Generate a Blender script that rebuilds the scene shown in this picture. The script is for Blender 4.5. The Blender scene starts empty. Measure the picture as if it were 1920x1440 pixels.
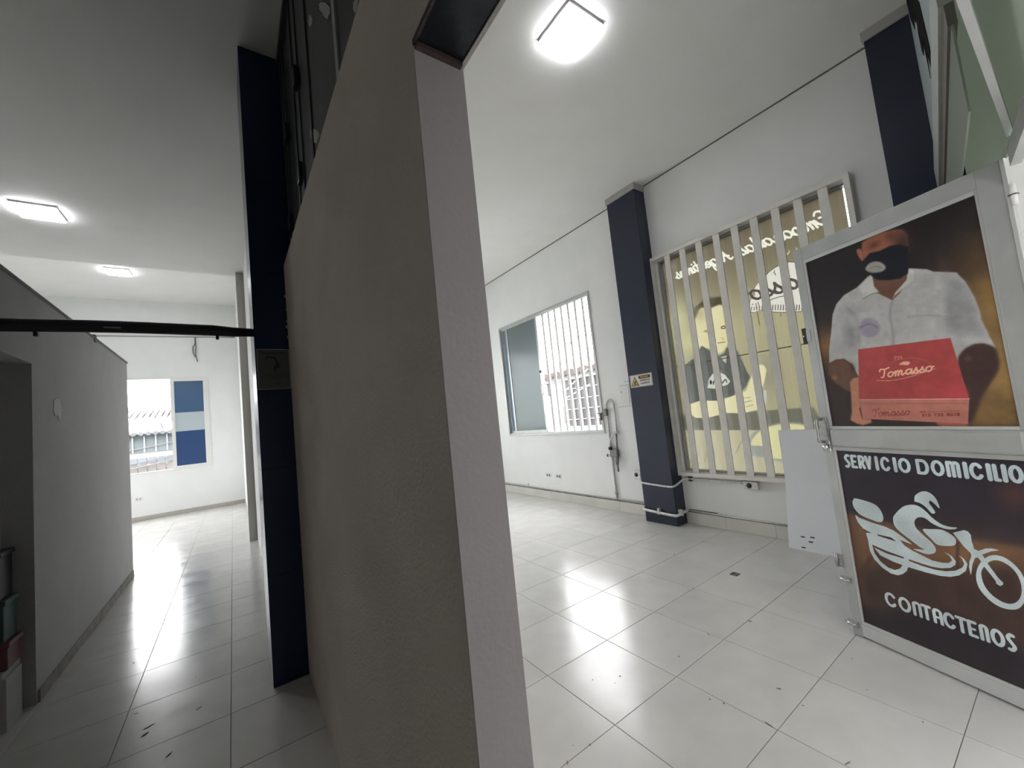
import bpy, bmesh, math, random
import numpy as np
from mathutils import Vector, Matrix
random.seed(7)
SC = bpy.context.scene
COL = SC.collection
PI = math.pi

# ------------------------------------------------------------------ camera
cd = bpy.data.cameras.new('camera'); cam = bpy.data.objects.new('camera', cd); COL.objects.link(cam)
SC.camera = cam
YAW, PITCH, ROLL = 0.612299402, 0.0746759945, -0.104086295
fwd0 = Vector((math.sin(YAW), math.cos(YAW), 0)); right0 = Vector((math.cos(YAW), -math.sin(YAW), 0)); up0 = Vector((0, 0, 1))
fwd = math.cos(PITCH) * fwd0 + math.sin(PITCH) * up0
upv = -math.sin(PITCH) * fwd0 + math.cos(PITCH) * up0
rr = math.cos(ROLL) * right0 + math.sin(ROLL) * upv
uu = -math.sin(ROLL) * right0 + math.cos(ROLL) * upv
m = Matrix(((rr.x, uu.x, -fwd.x, 0), (rr.y, uu.y, -fwd.y, 0), (rr.z, uu.z, -fwd.z, 1.5), (0, 0, 0, 1)))
cam.matrix_world = m
cd.sensor_fit = 'HORIZONTAL'; cd.sensor_width = 36.0; cd.lens = 755.355 * 36.0 / 1920.0
cd.clip_start = 0.02; cd.clip_end = 200

# ------------------------------------------------------------------ world, view
SC.view_settings.view_transform = 'Standard'; SC.view_settings.look = 'None'
SC.view_settings.gamma = 1.0; SC.view_settings.use_curve_mapping = False
SC.view_settings.exposure = 0.85
SKY = 8.0
LED = 22.0
w = bpy.data.worlds.new('overcast_sky'); SC.world = w; w.use_nodes = True
bg = w.node_tree.nodes['Background']; bg.inputs[0].default_value = (0.985, 0.985, 1.0, 1); bg.inputs[1].default_value = SKY
SC.cycles.use_denoising = True
SC.cycles.max_bounces = 10; SC.cycles.diffuse_bounces = 7; SC.cycles.glossy_bounces = 4
SC.cycles.transmission_bounces = 8; SC.cycles.transparent_max_bounces = 12
SC.cycles.sample_clamp_indirect = 8.0
SC.cycles.caustics_reflective = False; SC.cycles.caustics_refractive = False

# ------------------------------------------------------------------ materials
MATS = {}
def mat(name, col, rough=0.6, metal=0.0, bump=0.0, scale=40.0, var=0.0, vscale=3.0, spec=0.5, coat=0.0, objvar=0.0, rvar=0.0):
    if name in MATS: return MATS[name]
    mt = bpy.data.materials.new(name); mt.use_nodes = True; nt = mt.node_tree; N = nt.nodes; L = nt.links
    b = N['Principled BSDF']
    b.inputs['Base Color'].default_value = (*col, 1); b.inputs['Roughness'].default_value = rough
    b.inputs['Metallic'].default_value = metal; b.inputs['Specular IOR Level'].default_value = spec
    b.inputs['Coat Weight'].default_value = coat
    tc = N.new('ShaderNodeTexCoord'); geo = N.new('ShaderNodeNewGeometry')
    last = None
    if var > 0 or objvar > 0:
        fac = None
        n = N.new('ShaderNodeTexNoise'); n.inputs['Scale'].default_value = vscale; n.inputs['Detail'].default_value = 5
        L.new(geo.outputs['Position'], n.inputs['Vector'])
        r = N.new('ShaderNodeMapRange'); r.inputs[1].default_value = .3; r.inputs[2].default_value = .7
        r.inputs[3].default_value = 1 - var; r.inputs[4].default_value = 1 + var
        L.new(n.outputs['Fac'], r.inputs[0]); fac = r.outputs[0]
        if objvar > 0:
            oi = N.new('ShaderNodeObjectInfo'); r2 = N.new('ShaderNodeMapRange')
            r2.inputs[3].default_value = 1 - objvar; r2.inputs[4].default_value = 1 + objvar
            L.new(oi.outputs['Random'], r2.inputs[0])
            mm = N.new('ShaderNodeMath'); mm.operation = 'MULTIPLY'
            L.new(fac, mm.inputs[0]); L.new(r2.outputs[0], mm.inputs[1]); fac = mm.outputs[0]
        v = N.new('ShaderNodeVectorMath'); v.operation = 'SCALE'; v.inputs[0].default_value = col
        L.new(fac, v.inputs['Scale']); L.new(v.outputs[0], b.inputs['Base Color'])
    if bump > 0:
        n = N.new('ShaderNodeTexNoise'); n.inputs['Scale'].default_value = scale; n.inputs['Detail'].default_value = 4
        L.new(geo.outputs['Position'], n.inputs['Vector'])
        bp = N.new('ShaderNodeBump'); bp.inputs['Strength'].default_value = bump; bp.inputs['Distance'].default_value = 0.01
        L.new(n.outputs['Fac'], bp.inputs['Height']); L.new(bp.outputs[0], b.inputs['Normal'])
    if rvar > 0:
        n = N.new('ShaderNodeTexNoise'); n.inputs['Scale'].default_value = 4; n.inputs['Detail'].default_value = 6
        L.new(geo.outputs['Position'], n.inputs['Vector'])
        r = N.new('ShaderNodeMapRange'); r.inputs[1].default_value = .3; r.inputs[2].default_value = .7
        r.inputs[3].default_value = rough - rvar; r.inputs[4].default_value = rough + rvar
        L.new(n.outputs['Fac'], r.inputs[0]); L.new(r.outputs[0], b.inputs['Roughness'])
    MATS[name] = mt
    return mt
def emis(name, col, st):
    mt = bpy.data.materials.new(name); mt.use_nodes = True; b = mt.node_tree.nodes['Principled BSDF']
    b.inputs['Base Color'].default_value = (*col, 1); b.inputs['Emission Color'].default_value = (*col, 1)
    b.inputs['Emission Strength'].default_value = st
    return mt
def glass(name, col, rough=0.0, alpha_mix=0.85, gloss=None):
    """thin pane: mostly see-through, the rest a reflecting sheet"""
    mt = bpy.data.materials.new(name); mt.use_nodes = True; nt = mt.node_tree; N = nt.nodes; L = nt.links
    N.remove(N['Principled BSDF']); out = N['Material Output']
    t = N.new('ShaderNodeBsdfTransparent'); t.inputs[0].default_value = (*col, 1)
    g = N.new('ShaderNodeBsdfGlossy'); g.inputs[0].default_value = (.9, .95, .95, 1); g.inputs[1].default_value = rough
    f = N.new('ShaderNodeFresnel'); f.inputs[0].default_value = 1.5
    mx = N.new('ShaderNodeMixShader'); L.new(f.outputs[0], mx.inputs[0]); L.new(t.outputs[0], mx.inputs[1]); L.new(g.outputs[0], mx.inputs[2])
    L.new(mx.outputs[0], out.inputs[0])
    return mt
def sheet(name, col, trans=0.5, rough=0.4):
    """translucent frosted sheet or film: part of the light behind comes through diffusely"""
    mt = bpy.data.materials.new(name); mt.use_nodes = True; nt = mt.node_tree; N = nt.nodes; L = nt.links
    N.remove(N['Principled BSDF']); out = N['Material Output']
    d = N.new('ShaderNodeBsdfDiffuse'); d.inputs[0].default_value = (*col, 1)
    t = N.new('ShaderNodeBsdfTranslucent'); t.inputs[0].default_value = (*col, 1)
    g = N.new('ShaderNodeBsdfGlossy'); g.inputs[0].default_value = (.8, .85, .85, 1); g.inputs[1].default_value = rough
    m1 = N.new('ShaderNodeMixShader'); m1.inputs[0].default_value = trans
    L.new(d.outputs[0], m1.inputs[1]); L.new(t.outputs[0], m1.inputs[2])
    m2 = N.new('ShaderNodeMixShader'); m2.inputs[0].default_value = 0.06
    L.new(m1.outputs[0], m2.inputs[1]); L.new(g.outputs[0], m2.inputs[2]); L.new(m2.outputs[0], out.inputs[0])
    return mt

M_wall = mat('wall_paint', (.70, .70, .68), .75, bump=.25, scale=60, var=.03, vscale=2)
M_wallw = mat('wall_paint_white', (.78, .79, .78), .7, bump=.12, scale=60, var=.02)
M_stucco = mat('stucco_paint', (.66, .59, .52), .85, bump=.6, scale=90, var=.06, vscale=2.5)
M_pillar = mat('pillar_paint', (.44, .415, .41), .8, bump=.12, scale=70, var=.04, vscale=3)
M_part = mat('partition_paint', (.50, .50, .50), .8, bump=.5, scale=100, var=.04, vscale=3)
M_ceil = mat('ceiling_paint', (.72, .72, .70), .8, bump=.1, scale=30, var=.02)
M_tile = mat('floor_tile', (.60, .593, .57), .20, var=.05, vscale=5, objvar=.025, spec=.55, rvar=.05)
M_grout = mat('floor_grout', (.20, .19, .17), .9)
M_base = mat('floor_base', (.60, .585, .55), .25)
M_skirt = mat('skirting_tile', (.62, .61, .57), .3, var=.05, objvar=.03)
M_navyL = mat('navy_tile', (.010, .022, .068), .22, var=.1, vscale=2, spec=.4)
M_navyR = mat('navy_paint', (.021, .027, .050), .28, var=.08, vscale=2, spec=.4)
M_beige = mat('grey_beige_paint', (.42, .41, .38), .8, bump=.2, scale=80)
M_cap = mat('plaster_cap', (.42, .41, .38), .8, bump=.3, scale=60)
M_steel = mat('dark_steel', (.030, .034, .042), .33, metal=.7, bump=.25, scale=25, var=.4, vscale=9)
M_rust = mat('rusty_edge', (.075, .055, .05), .7, bump=.6, scale=50, var=.4, vscale=20)
M_alu = mat('aluminium', (.50, .52, .51), .42, metal=.55, var=.07, vscale=9, rvar=.05)
M_aluD = mat('door_aluminium', (.45, .465, .46), .45, metal=.45, var=.06, vscale=9, rvar=.05)
M_aluL = mat('door_aluminium_light', (.56, .575, .57), .4, metal=.3, var=.04)
M_chrome = mat('chrome', (.75, .76, .77), .18, metal=1.0)
M_hinge = mat('dull_steel', (.40, .40, .39), .4, metal=.8, var=.15, vscale=60)
M_white = mat('white_enamel', (.74, .74, .72), .45, var=.03)
M_bar = mat('bar_enamel', (.74, .72, .67), .5, var=.06, vscale=8)
M_black = mat('black_plastic', (.015, .015, .017), .4)
M_pipe = mat('black_pipe_foam', (.016, .017, .024), .42, bump=.15, scale=20, var=.15, vscale=10)
M_gas = mat('gas_pipe_metal', (.50, .50, .48), .5, metal=.4, var=.25, vscale=60)
M_brass = mat('gas_regulator_metal', (.20, .20, .20), .45, metal=.7, var=.3, vscale=50)
M_conduit = mat('conduit_metal', (.66, .66, .64), .45, metal=.3, var=.2, vscale=50)
M_greyw = mat('wire_grey', (.12, .12, .12), .6)
M_dark = mat('dark_film', (.030, .036, .034), .35, var=.3, vscale=4, spec=.5)
M_darkfr = mat('dark_frame', (.075, .085, .082), .4, metal=.3, var=.1)
M_filmhole = mat('film_hole_light', (.50, .49, .46), .9)
M_led = emis('led_diffuser', (.96, .965, 1.0), LED)
M_ledf = mat('led_frame', (.50, .47, .50), .5)
M_sheet = sheet('frosted_acrylic', (.84, .86, .90), .06)
M_glassc = glass('clear_glass', (.93, .97, .97), .0)
M_frost = sheet('frosted_glass', (.25, .29, .305), .30, .25)
M_blue = sheet('blue_film', (.06, .11, .22), .45, .25)
M_blue2 = sheet('light_blue_film', (.095, .16, .245), .45, .25)
M_wfilm = sheet('white_film', (.45, .50, .52), .3, .3)
M_green = sheet('greenish_transom_glass', (.46, .50, .44), .5, .2)
M_green2 = sheet('greenish_side_glass', (.34, .385, .33), .4, .2)
M_street = mat('street_asphalt', (.22, .22, .22), .9, var=.1)
M_house = mat('house_plaster', (.32, .32, .31), .9, var=.05)
M_roof = mat('roof_clay', (.075, .06, .055), .9, var=.3, vscale=8)
M_zinc = mat('roof_zinc', (.085, .088, .092), .6, var=.12, vscale=3)
M_hdark = mat('house_opening_dark', (.03, .028, .03), .5)
M_hgrey = mat('house_grey_blue', (.075, .09, .095), .8, var=.1, vscale=3)
M_hshut = mat('house_shutter', (.10, .09, .083), .8, var=.1, vscale=8)
M_red = mat('red_plastic', (.16, .05, .055), .5)
M_teal = mat('teal_plastic', (.03, .085, .08), .5)
M_patch = mat('plaster_patch', (.66, .66, .66), .8, bump=.5)
M_yel = mat('sign_yellow', (.62, .38, .04), .5)
M_signw = mat('sign_white', (.66, .66, .62), .5)
M_ink = mat('sign_ink', (.02, .02, .02), .6)
M_notice = mat('notice_paper', (.115, .125, .115), .3, var=.08)
M_dirt = mat('floor_scuff', (.17, .16, .15), .8)

# ------------------------------------------------------------------ geometry helpers
def NB(): return bmesh.new()
def box(bm, x0, x1, y0, y1, z0, z1, bev=0.0):
    vs = [bm.verts.new((x, y, z)) for x in (x0, x1) for y in (y0, y1) for z in (z0, z1)]
    F = [(0, 1, 3, 2), (4, 6, 7, 5), (0, 4, 5, 1), (2, 3, 7, 6), (0, 2, 6, 4), (1, 5, 7, 3)]
    fs = [bm.faces.new([vs[i] for i in f]) for f in F]
    if bev > 0:
        es = list({e for f in fs for e in f.edges})
        bmesh.ops.bevel(bm, geom=es, offset=bev, segments=2, profile=.5, affect='EDGES')
    return bm
def obj(name, bm, m, parent=None, smooth=False):
    bmesh.ops.recalc_face_normals(bm, faces=bm.faces[:])
    me = bpy.data.meshes.new(name); bm.to_mesh(me); bm.free()
    if smooth:
        for p_ in me.polygons: p_.use_smooth = True
    if m is not None: me.materials.append(m)
    o = bpy.data.objects.new(name, me); COL.objects.link(o)
    if parent is not None: o.parent = parent
    return o
def empty(name, loc=(0, 0, 0), rz=0):
    o = bpy.data.objects.new(name, None); COL.objects.link(o); o.location = loc; o.rotation_euler = (0, 0, rz)
    o.empty_display_size = .1
    return o
def tag(o, label, cat=None, group=None, kind=None):
    if label: o['label'] = label
    if cat: o['category'] = cat
    if group: o['group'] = group
    if kind: o['kind'] = kind
    return o
def B1(*a, **k): return box(NB(), *a, **k)
def bx(name, dims, m, parent=None, bev=0.0):
    """box part given in WORLD coordinates; parent is an unrotated Empty"""
    x0, x1, y0, y1, z0, z1 = dims
    if parent is not None:
        l = parent.location
        x0 -= l.x; x1 -= l.x; y0 -= l.y; y1 -= l.y; z0 -= l.z; z1 -= l.z
    return obj(name, B1(x0, x1, y0, y1, z0, z1, bev=bev), m, parent)
def tube(bm, pts, r, seg=10, cap=True):
    pts = [Vector(p_) for p_ in pts]; rs = r if isinstance(r, (list, tuple)) else [r] * len(pts)
    rings = []
    up = None
    for i, p_ in enumerate(pts):
        if i == 0: t = pts[1] - p_
        elif i == len(pts) - 1: t = p_ - pts[i - 1]
        else: t = (pts[i + 1] - p_).normalized() + (p_ - pts[i - 1]).normalized()
        t.normalize()
        if up is None:
            up = Vector((0, 0, 1)) if abs(t.z) < .9 else Vector((1, 0, 0))
        a = t.cross(up)
        if a.length < 1e-4: a = t.cross(Vector((0, 1, 0)))
        a.normalize(); b = a.cross(t); up = b
        rings.append([bm.verts.new(p_ + (a * math.cos(2 * PI * k / seg) + b * math.sin(2 * PI * k / seg)) * rs[i]) for k in range(seg)])
    for i in range(len(rings) - 1):
        for k in range(seg):
            bm.faces.new((rings[i][k], rings[i][(k + 1) % seg], rings[i + 1][(k + 1) % seg], rings[i + 1][k]))
    if cap: bm.faces.new(rings[0]); bm.faces.new(rings[-1])
    return bm
def cyl(bm, p0, p1, r, seg=16): return tube(bm, [p0, p1], r, seg)
def smoothp(pts, n=6, closed=False):
    P_ = [np.array(p_, float) for p_ in pts]; out = []
    N_ = len(P_)
    rng = range(N_) if closed else range(N_ - 1)
    for i in rng:
        if closed: a, b, c, d = P_[(i - 1) % N_], P_[i], P_[(i + 1) % N_], P_[(i + 2) % N_]
        else: a, b, c, d = P_[max(i - 1, 0)], P_[i], P_[i + 1], P_[min(i + 2, N_ - 1)]
        for k in range(n):
            t = k / n
            out.append(.5 * ((2 * b) + (-a + c) * t + (2 * a - 5 * b + 4 * c - d) * t * t + (-a + 3 * b - 3 * c + d) * t ** 3))
    if not closed: out.append(P_[-1])
    return [tuple(q) for q in out]
def plate(bm, outline, thick, axes):
    """prism from a 2-D outline; axes = (origin, u, v, n) world vectors"""
    O, U, V_, N_ = [Vector(a) for a in axes]
    f = [bm.verts.new(O + U * a + V_ * b) for a, b in outline]; g = [bm.verts.new(O + U * a + V_ * b + N_ * thick) for a, b in outline]
    bm.faces.new(f); bm.faces.new(g[::-1])
    n = len(f)
    for i in range(n): bm.faces.new((f[i], f[(i + 1) % n], g[(i + 1) % n], g[i]))
    return bm
def wall_with_holes(bm, u0, u1, v0, v1, holes, put):
    """a wall slab split into boxes round rectangular holes; put(bm,u0,u1,v0,v1) adds one"""
    holes = sorted(holes); cur = u0
    for (a, b, c, d) in holes:
        if a > cur: put(bm, cur, a, v0, v1)
        if c > v0: put(bm, a, b, v0, c)
        if d < v1: put(bm, a, b, d, v1)
        cur = b
    if cur < u1: put(bm, cur, u1, v0, v1)
    return bm
def struct(name, bm, m, label=None):
    o = obj(name, bm, m); o['kind'] = 'structure'
    if label: o['label'] = label
    return o
def spart(name, bm, m, parent): return obj(name, bm, m, parent)

# ------------------------------------------------------------------ flat-print rasteriser (posters, films)
def rast_poly(H, W, pts):
    xs = [q[0] for q in pts]; ys = [q[1] for q in pts]
    x0 = max(int(min(xs)) - 1, 0); x1 = min(int(max(xs)) + 2, W); y0 = max(int(min(ys)) - 1, 0); y1 = min(int(max(ys)) + 2, H)
    if x1 <= x0 or y1 <= y0: return None
    S_ = 2
    gx = (np.arange((x1 - x0) * S_) + .5) / S_ + x0; gy = (np.arange((y1 - y0) * S_) + .5) / S_ + y0
    msk = np.zeros((len(gy), len(gx)), bool)
    n = len(pts)
    for i in range(n):
        ax, ay = pts[i]; bx_, by = pts[(i + 1) % n]
        if ay == by: continue
        lo, hi = (ay, by) if ay < by else (by, ay)
        sel = np.nonzero((gy >= lo) & (gy < hi))[0]
        if len(sel) == 0: continue
        xi = ax + (gy[sel] - ay) * (bx_ - ax) / (by - ay)
        msk[sel] ^= gx[None, :] < xi[:, None]
    f = msk.reshape(y1 - y0, S_, x1 - x0, S_).mean(axis=(1, 3))
    return f, x0, y0
def gblur(a, s):
    if s < .4: return a
    k = np.exp(-.5 * (np.arange(-int(3 * s) - 1, int(3 * s) + 2) / s) ** 2); k /= k.sum(); r = len(k) // 2
    a = np.pad(a, r)
    a = np.apply_along_axis(lambda q: np.convolve(q, k, 'same'), 0, a)
    a = np.apply_along_axis(lambda q: np.convolve(q, k, 'same'), 1, a)
    return a[r:-r, r:-r]
class Print:
    def __init__(s, u0, u1, v0, v1, mm, bg):
        s.u0, s.v0, s.mm = u0, v0, mm; s.W = int((u1 - u0) / mm); s.H = int((v1 - v0) / mm)
        s.a = np.zeros((s.H, s.W, 3)); s.a[:] = bg
    def X(s, p_): return ((p_[0] - s.u0) / s.mm, (p_[1] - s.v0) / s.mm)
    def blend(s, m_, x0, y0, col):
        h, w_ = m_.shape
        ya, xa = max(y0, 0), max(x0, 0); yb, xb = min(y0 + h, s.H), min(x0 + w_, s.W)
        if yb <= ya or xb <= xa: return
        k = m_[ya - y0:yb - y0, xa - x0:xb - x0, None]
        s.a[ya:yb, xa:xb] = s.a[ya:yb, xa:xb] * (1 - k) + np.array(col, float) * k
    def poly(s, pts, col, blur=0, sm=0, mul=None):
        q = [s.X(p_) for p_ in pts]
        if sm: q = smoothp(q, 5, True)
        b = blur / s.mm
        r = rast_poly(s.H, s.W, q)
        if r is None: return
        f, x0, y0 = r
        if b > .4:
            pd = int(3 * b) + 1; f = np.pad(f, pd); f = gblur(f, b); x0 -= pd; y0 -= pd
        s.blend(f, x0, y0, col)
    def stroke(s, pts, wd, col, blur=0, sm=True, taper=False):
        q = [s.X(p_) for p_ in pts]
        if sm and len(q) > 2: q = smoothp(q, 6)
        r = wd / s.mm / 2 + .3
        xs = [a[0] for a in q]; ys = [a[1] for a in q]
        pd = int(r + 3 * blur / s.mm) + 3
        x0, y0 = int(min(xs)) - pd, int(min(ys)) - pd; w_, h = int(max(xs)) + pd - x0, int(max(ys)) + pd - y0
        gx = np.arange(w_) + .5 + x0; gy = np.arange(h) + .5 + y0
        best = np.full((h, w_), 1e9)
        for i in range(len(q) - 1):
            ax, ay = q[i]; bx_, by = q[i + 1]; dx, dy = bx_ - ax, by - ay; l2 = dx * dx + dy * dy + 1e-9
            cx0 = max(int(min(ax, bx_) - r - 2 - x0), 0); cx1 = min(int(max(ax, bx_) + r + 3 - x0), w_)
            cy0 = max(int(min(ay, by) - r - 2 - y0), 0); cy1 = min(int(max(ay, by) + r + 3 - y0), h)
            X_ = gx[None, cx0:cx1] - ax; Y_ = gy[cy0:cy1, None] - ay
            t = np.clip((X_ * dx + Y_ * dy) / l2, 0, 1)
            dd = np.hypot(X_ - t * dx, Y_ - t * dy)
            best[cy0:cy1, cx0:cx1] = np.minimum(best[cy0:cy1, cx0:cx1], dd)
        f = np.clip(r - best + .5, 0, 1)
        if blur / s.mm > .4: f = gblur(f, blur / s.mm)
        s.blend(f, x0, y0, col)
    def blob(s, c, rad, col, al):
        cx, cy = s.X(c); rx, ry = rad[0] / s.mm, rad[1] / s.mm
        gx = (np.arange(s.W) + .5 - cx) / rx; gy = (np.arange(s.H) + .5 - cy) / ry
        k = al * np.exp(-.5 * (gy[:, None] ** 2 + gx[None, :] ** 2) * 2.2)
        s.a = s.a * (1 - k[..., None]) + np.array(col, float) * k[..., None]
    def run(s, art, us=1.0):
        for e in art:
            if e[0] == 'P': s.poly(e[1], e[2], e[3] * us, e[4])
            elif e[0] == 'S': s.stroke(e[1], e[4] * us, e[2], e[3] * us)
            elif e[0] == 'B': s.blob(e[1], (e[3][0] * us, e[3][1] * us), e[2], e[4])
            elif e[0] == 'R':
                o_ = [s.X(p_) for p_ in e[1]]; i_ = [s.X(p_) for p_ in e[4]]
                o_ = smoothp(o_, 5, True); i_ = smoothp(i_, 5, True)
                r = rast_poly(s.H, s.W, o_); q = rast_poly(s.H, s.W, i_)
                if r is None: continue
                full = np.zeros((s.H, s.W)); full[r[2]:r[2] + r[0].shape[0], r[1]:r[1] + r[0].shape[1]] = r[0]
                if q is not None: full[q[2]:q[2] + q[0].shape[0], q[1]:q[1] + q[0].shape[1]] -= q[0]
                s.blend(np.clip(full, 0, 1), 0, 0, e[2])
    def image(s, name):
        im = bpy.data.images.new(name, s.W, s.H, alpha=False)
        px = np.ones((s.H, s.W, 4), np.float32); px[..., :3] = np.clip(s.a / 255, 0, 1)
        im.pixels.foreach_set(px.ravel()); im.update(); im.pack()
        return im
def print_mat(name, im, gain=1.0, trans=0.0, rough=.35, tint=(1, 1, 1)):
    mt = bpy.data.materials.new(name); mt.use_nodes = True; nt = mt.node_tree; N = nt.nodes; L = nt.links
    b = N['Principled BSDF']; out = N['Material Output']
    uv = N.new('ShaderNodeUVMap'); uv.uv_map = 'UVMap'
    t = N.new('ShaderNodeTexImage'); t.image = im; t.extension = 'EXTEND'; L.new(uv.outputs[0], t.inputs[0])
    sc = N.new('ShaderNodeVectorMath'); sc.operation = 'MULTIPLY'; sc.inputs[1].default_value = [gain * q for q in tint]
    L.new(t.outputs[0], sc.inputs[0])
    if trans == 0:
        L.new(sc.outputs[0], b.inputs['Base Color']); b.inputs['Roughness'].default_value = rough
        b.inputs['Specular IOR Level'].default_value = .35
    else:
        N.remove(b)
        d = N.new('ShaderNodeBsdfDiffuse'); tr = N.new('ShaderNodeBsdfTranslucent'); L.new(sc.outputs[0], d.inputs[0]); L.new(sc.outputs[0], tr.inputs[0])
        mx = N.new('ShaderNodeMixShader'); mx.inputs[0].default_value = trans; L.new(d.outputs[0], mx.inputs[1]); L.new(tr.outputs[0], mx.inputs[2])
        L.new(mx.outputs[0], out.inputs[0])
    return mt
def uvquad(name, corners, mt, parent=None, back=None):
    """thin sheet: corners bl, br, tr, tl; thickness given by vector back"""
    bm = NB(); uvl = bm.loops.layers.uv.new('UVMap')
    c = [Vector(a) for a in corners]; f = [bm.verts.new(a) for a in c]
    uvs = [(0, 0), (1, 0), (1, 1), (0, 1)]
    fc = bm.faces.new(f)
    for l, q in zip(fc.loops, uvs): l[uvl].uv = q
    if back is not None:
        g = [bm.verts.new(a + Vector(back)) for a in c]
        fb = bm.faces.new(g[::-1])
        for l, q in zip(fb.loops, uvs[::-1]): l[uvl].uv = q
        for i in range(4):
            s_ = bm.faces.new((f[i], g[i], g[(i + 1) % 4], f[(i + 1) % 4]))
            for l, q in zip(s_.loops, (uvs[i], uvs[i], uvs[(i + 1) % 4], uvs[(i + 1) % 4])): l[uvl].uv = q
    me = bpy.data.meshes.new(name); bm.to_mesh(me); bm.free(); me.materials.append(mt)
    o = bpy.data.objects.new(name, me); COL.objects.link(o)
    if parent is not None: o.parent = parent
    return o

# script (cursive) glyph strokes, unit = x height
SG = {
'a': (1.0, [[(.78, .85), (.45, 1.02), (.1, .7), (.08, .25), (.35, 0), (.68, .35), (.85, .95)], [(.85, .95), (.75, .3), (.88, 0), (1.1, .3)]]),
'm': (1.5, [[(-.05, .6), (.15, 1), (.2, .7), (.12, 0)], [(.16, .4), (.42, 1), (.6, .85), (.52, 0)], [(.56, .4), (.85, 1), (1.03, .85), (.97, .2), (1.12, 0), (1.4, .3)]]),
'n': (1.1, [[(-.05, .6), (.15, 1), (.2, .7), (.12, 0)], [(.16, .4), (.45, 1), (.64, .85), (.58, .2), (.72, 0), (1.0, .3)]]),
'p': (1.0, [[(-.05, .6), (.15, 1), (.1, -.8)], [(.13, .5), (.5, 1.02), (.82, .7), (.7, .1), (.35, 0), (.2, .2)], [(.7, .1), (1.0, .3)]]),
'd': (1.05, [[(.78, .85), (.45, 1.02), (.1, .7), (.08, .25), (.35, 0), (.68, .35), (.95, 1.95)], [(.85, .95), (.77, .3), (.9, 0), (1.15, .3)]]),
's': (.78, [[(-.05, .2), (.3, .75), (.42, 1.1), (.45, .75), (.62, .3), (.4, -.02), (.1, .08)], [(.5, .02), (.85, .3)]]),
'r': (.75, [[(-.05, .5), (.18, 1.1), (.25, .85), (.55, .85), (.45, .25), (.58, 0), (.8, .3)]]),
'g': (1.0, [[(.78, .85), (.45, 1.02), (.1, .7), (.08, .25), (.35, 0), (.68, .35), (.85, .95)], [(.85, .95), (.72, -.5), (.4, -.95), (.1, -.6), (.5, -.15), (1.05, .3)]]),
'e': (.78, [[(.08, .4), (.45, .5), (.62, .8), (.4, 1.02), (.12, .7), (.12, .2), (.4, 0), (.85, .35)]]),
't': (.62, [[(.35, 1.8), (.18, .3), (.32, 0), (.62, .3)], [(0, 1.05), (.62, 1.1)]]),
'i': (.5, [[(.05, .5), (.18, 1), (.12, .2), (.28, 0), (.52, .3)], [(.22, 1.45), (.25, 1.48)]]),
'o': (.95, [[(.5, 1.0), (.12, .75), (.1, .2), (.4, 0), (.72, .3), (.72, .8), (.5, 1.0)], [(.6, .98), (.75, .8), (1.0, .85)]]),
'T': (1.0, [[(-.15, 1.4), (0, 1.85), (.6, 1.75), (1.2, 2.0)], [(.6, 1.78), (.5, .6), (.35, .05), (.1, .1)]]),
'E': (1.2, [[(1.1, 1.6), (.85, 1.98), (.4, 1.8), (.4, 1.15), (.8, 1.1)], [(.6, 1.08), (.08, .75), (.1, .1), (.6, -.05), (1.15, .45)]]),
'A': (1.4, [[(-.1, .2), (.25, .05), (.8, 1.2), (1.1, 1.95)], [(1.1, 1.95), (1.08, .8), (1.15, .05), (1.4, .25)], [(.3, .65), (.8, .85), (1.35, .75)]]),
' ': (.6, [])}
def script(pr, txt, x, y, xh, wd, col, slope=0.0, slant=.25, stretch=1.0, blur=0):
    for ch in txt:
        adv, st = SG[ch]
        for s_ in st:
            q = []
            for a, b in s_:
                px = x + (a + b * slant) * xh * stretch; q.append((px, y + b * xh + slope * (px)))
            pr.stroke(q, wd, col, blur)
        x += adv * xh * stretch
    return x
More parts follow.
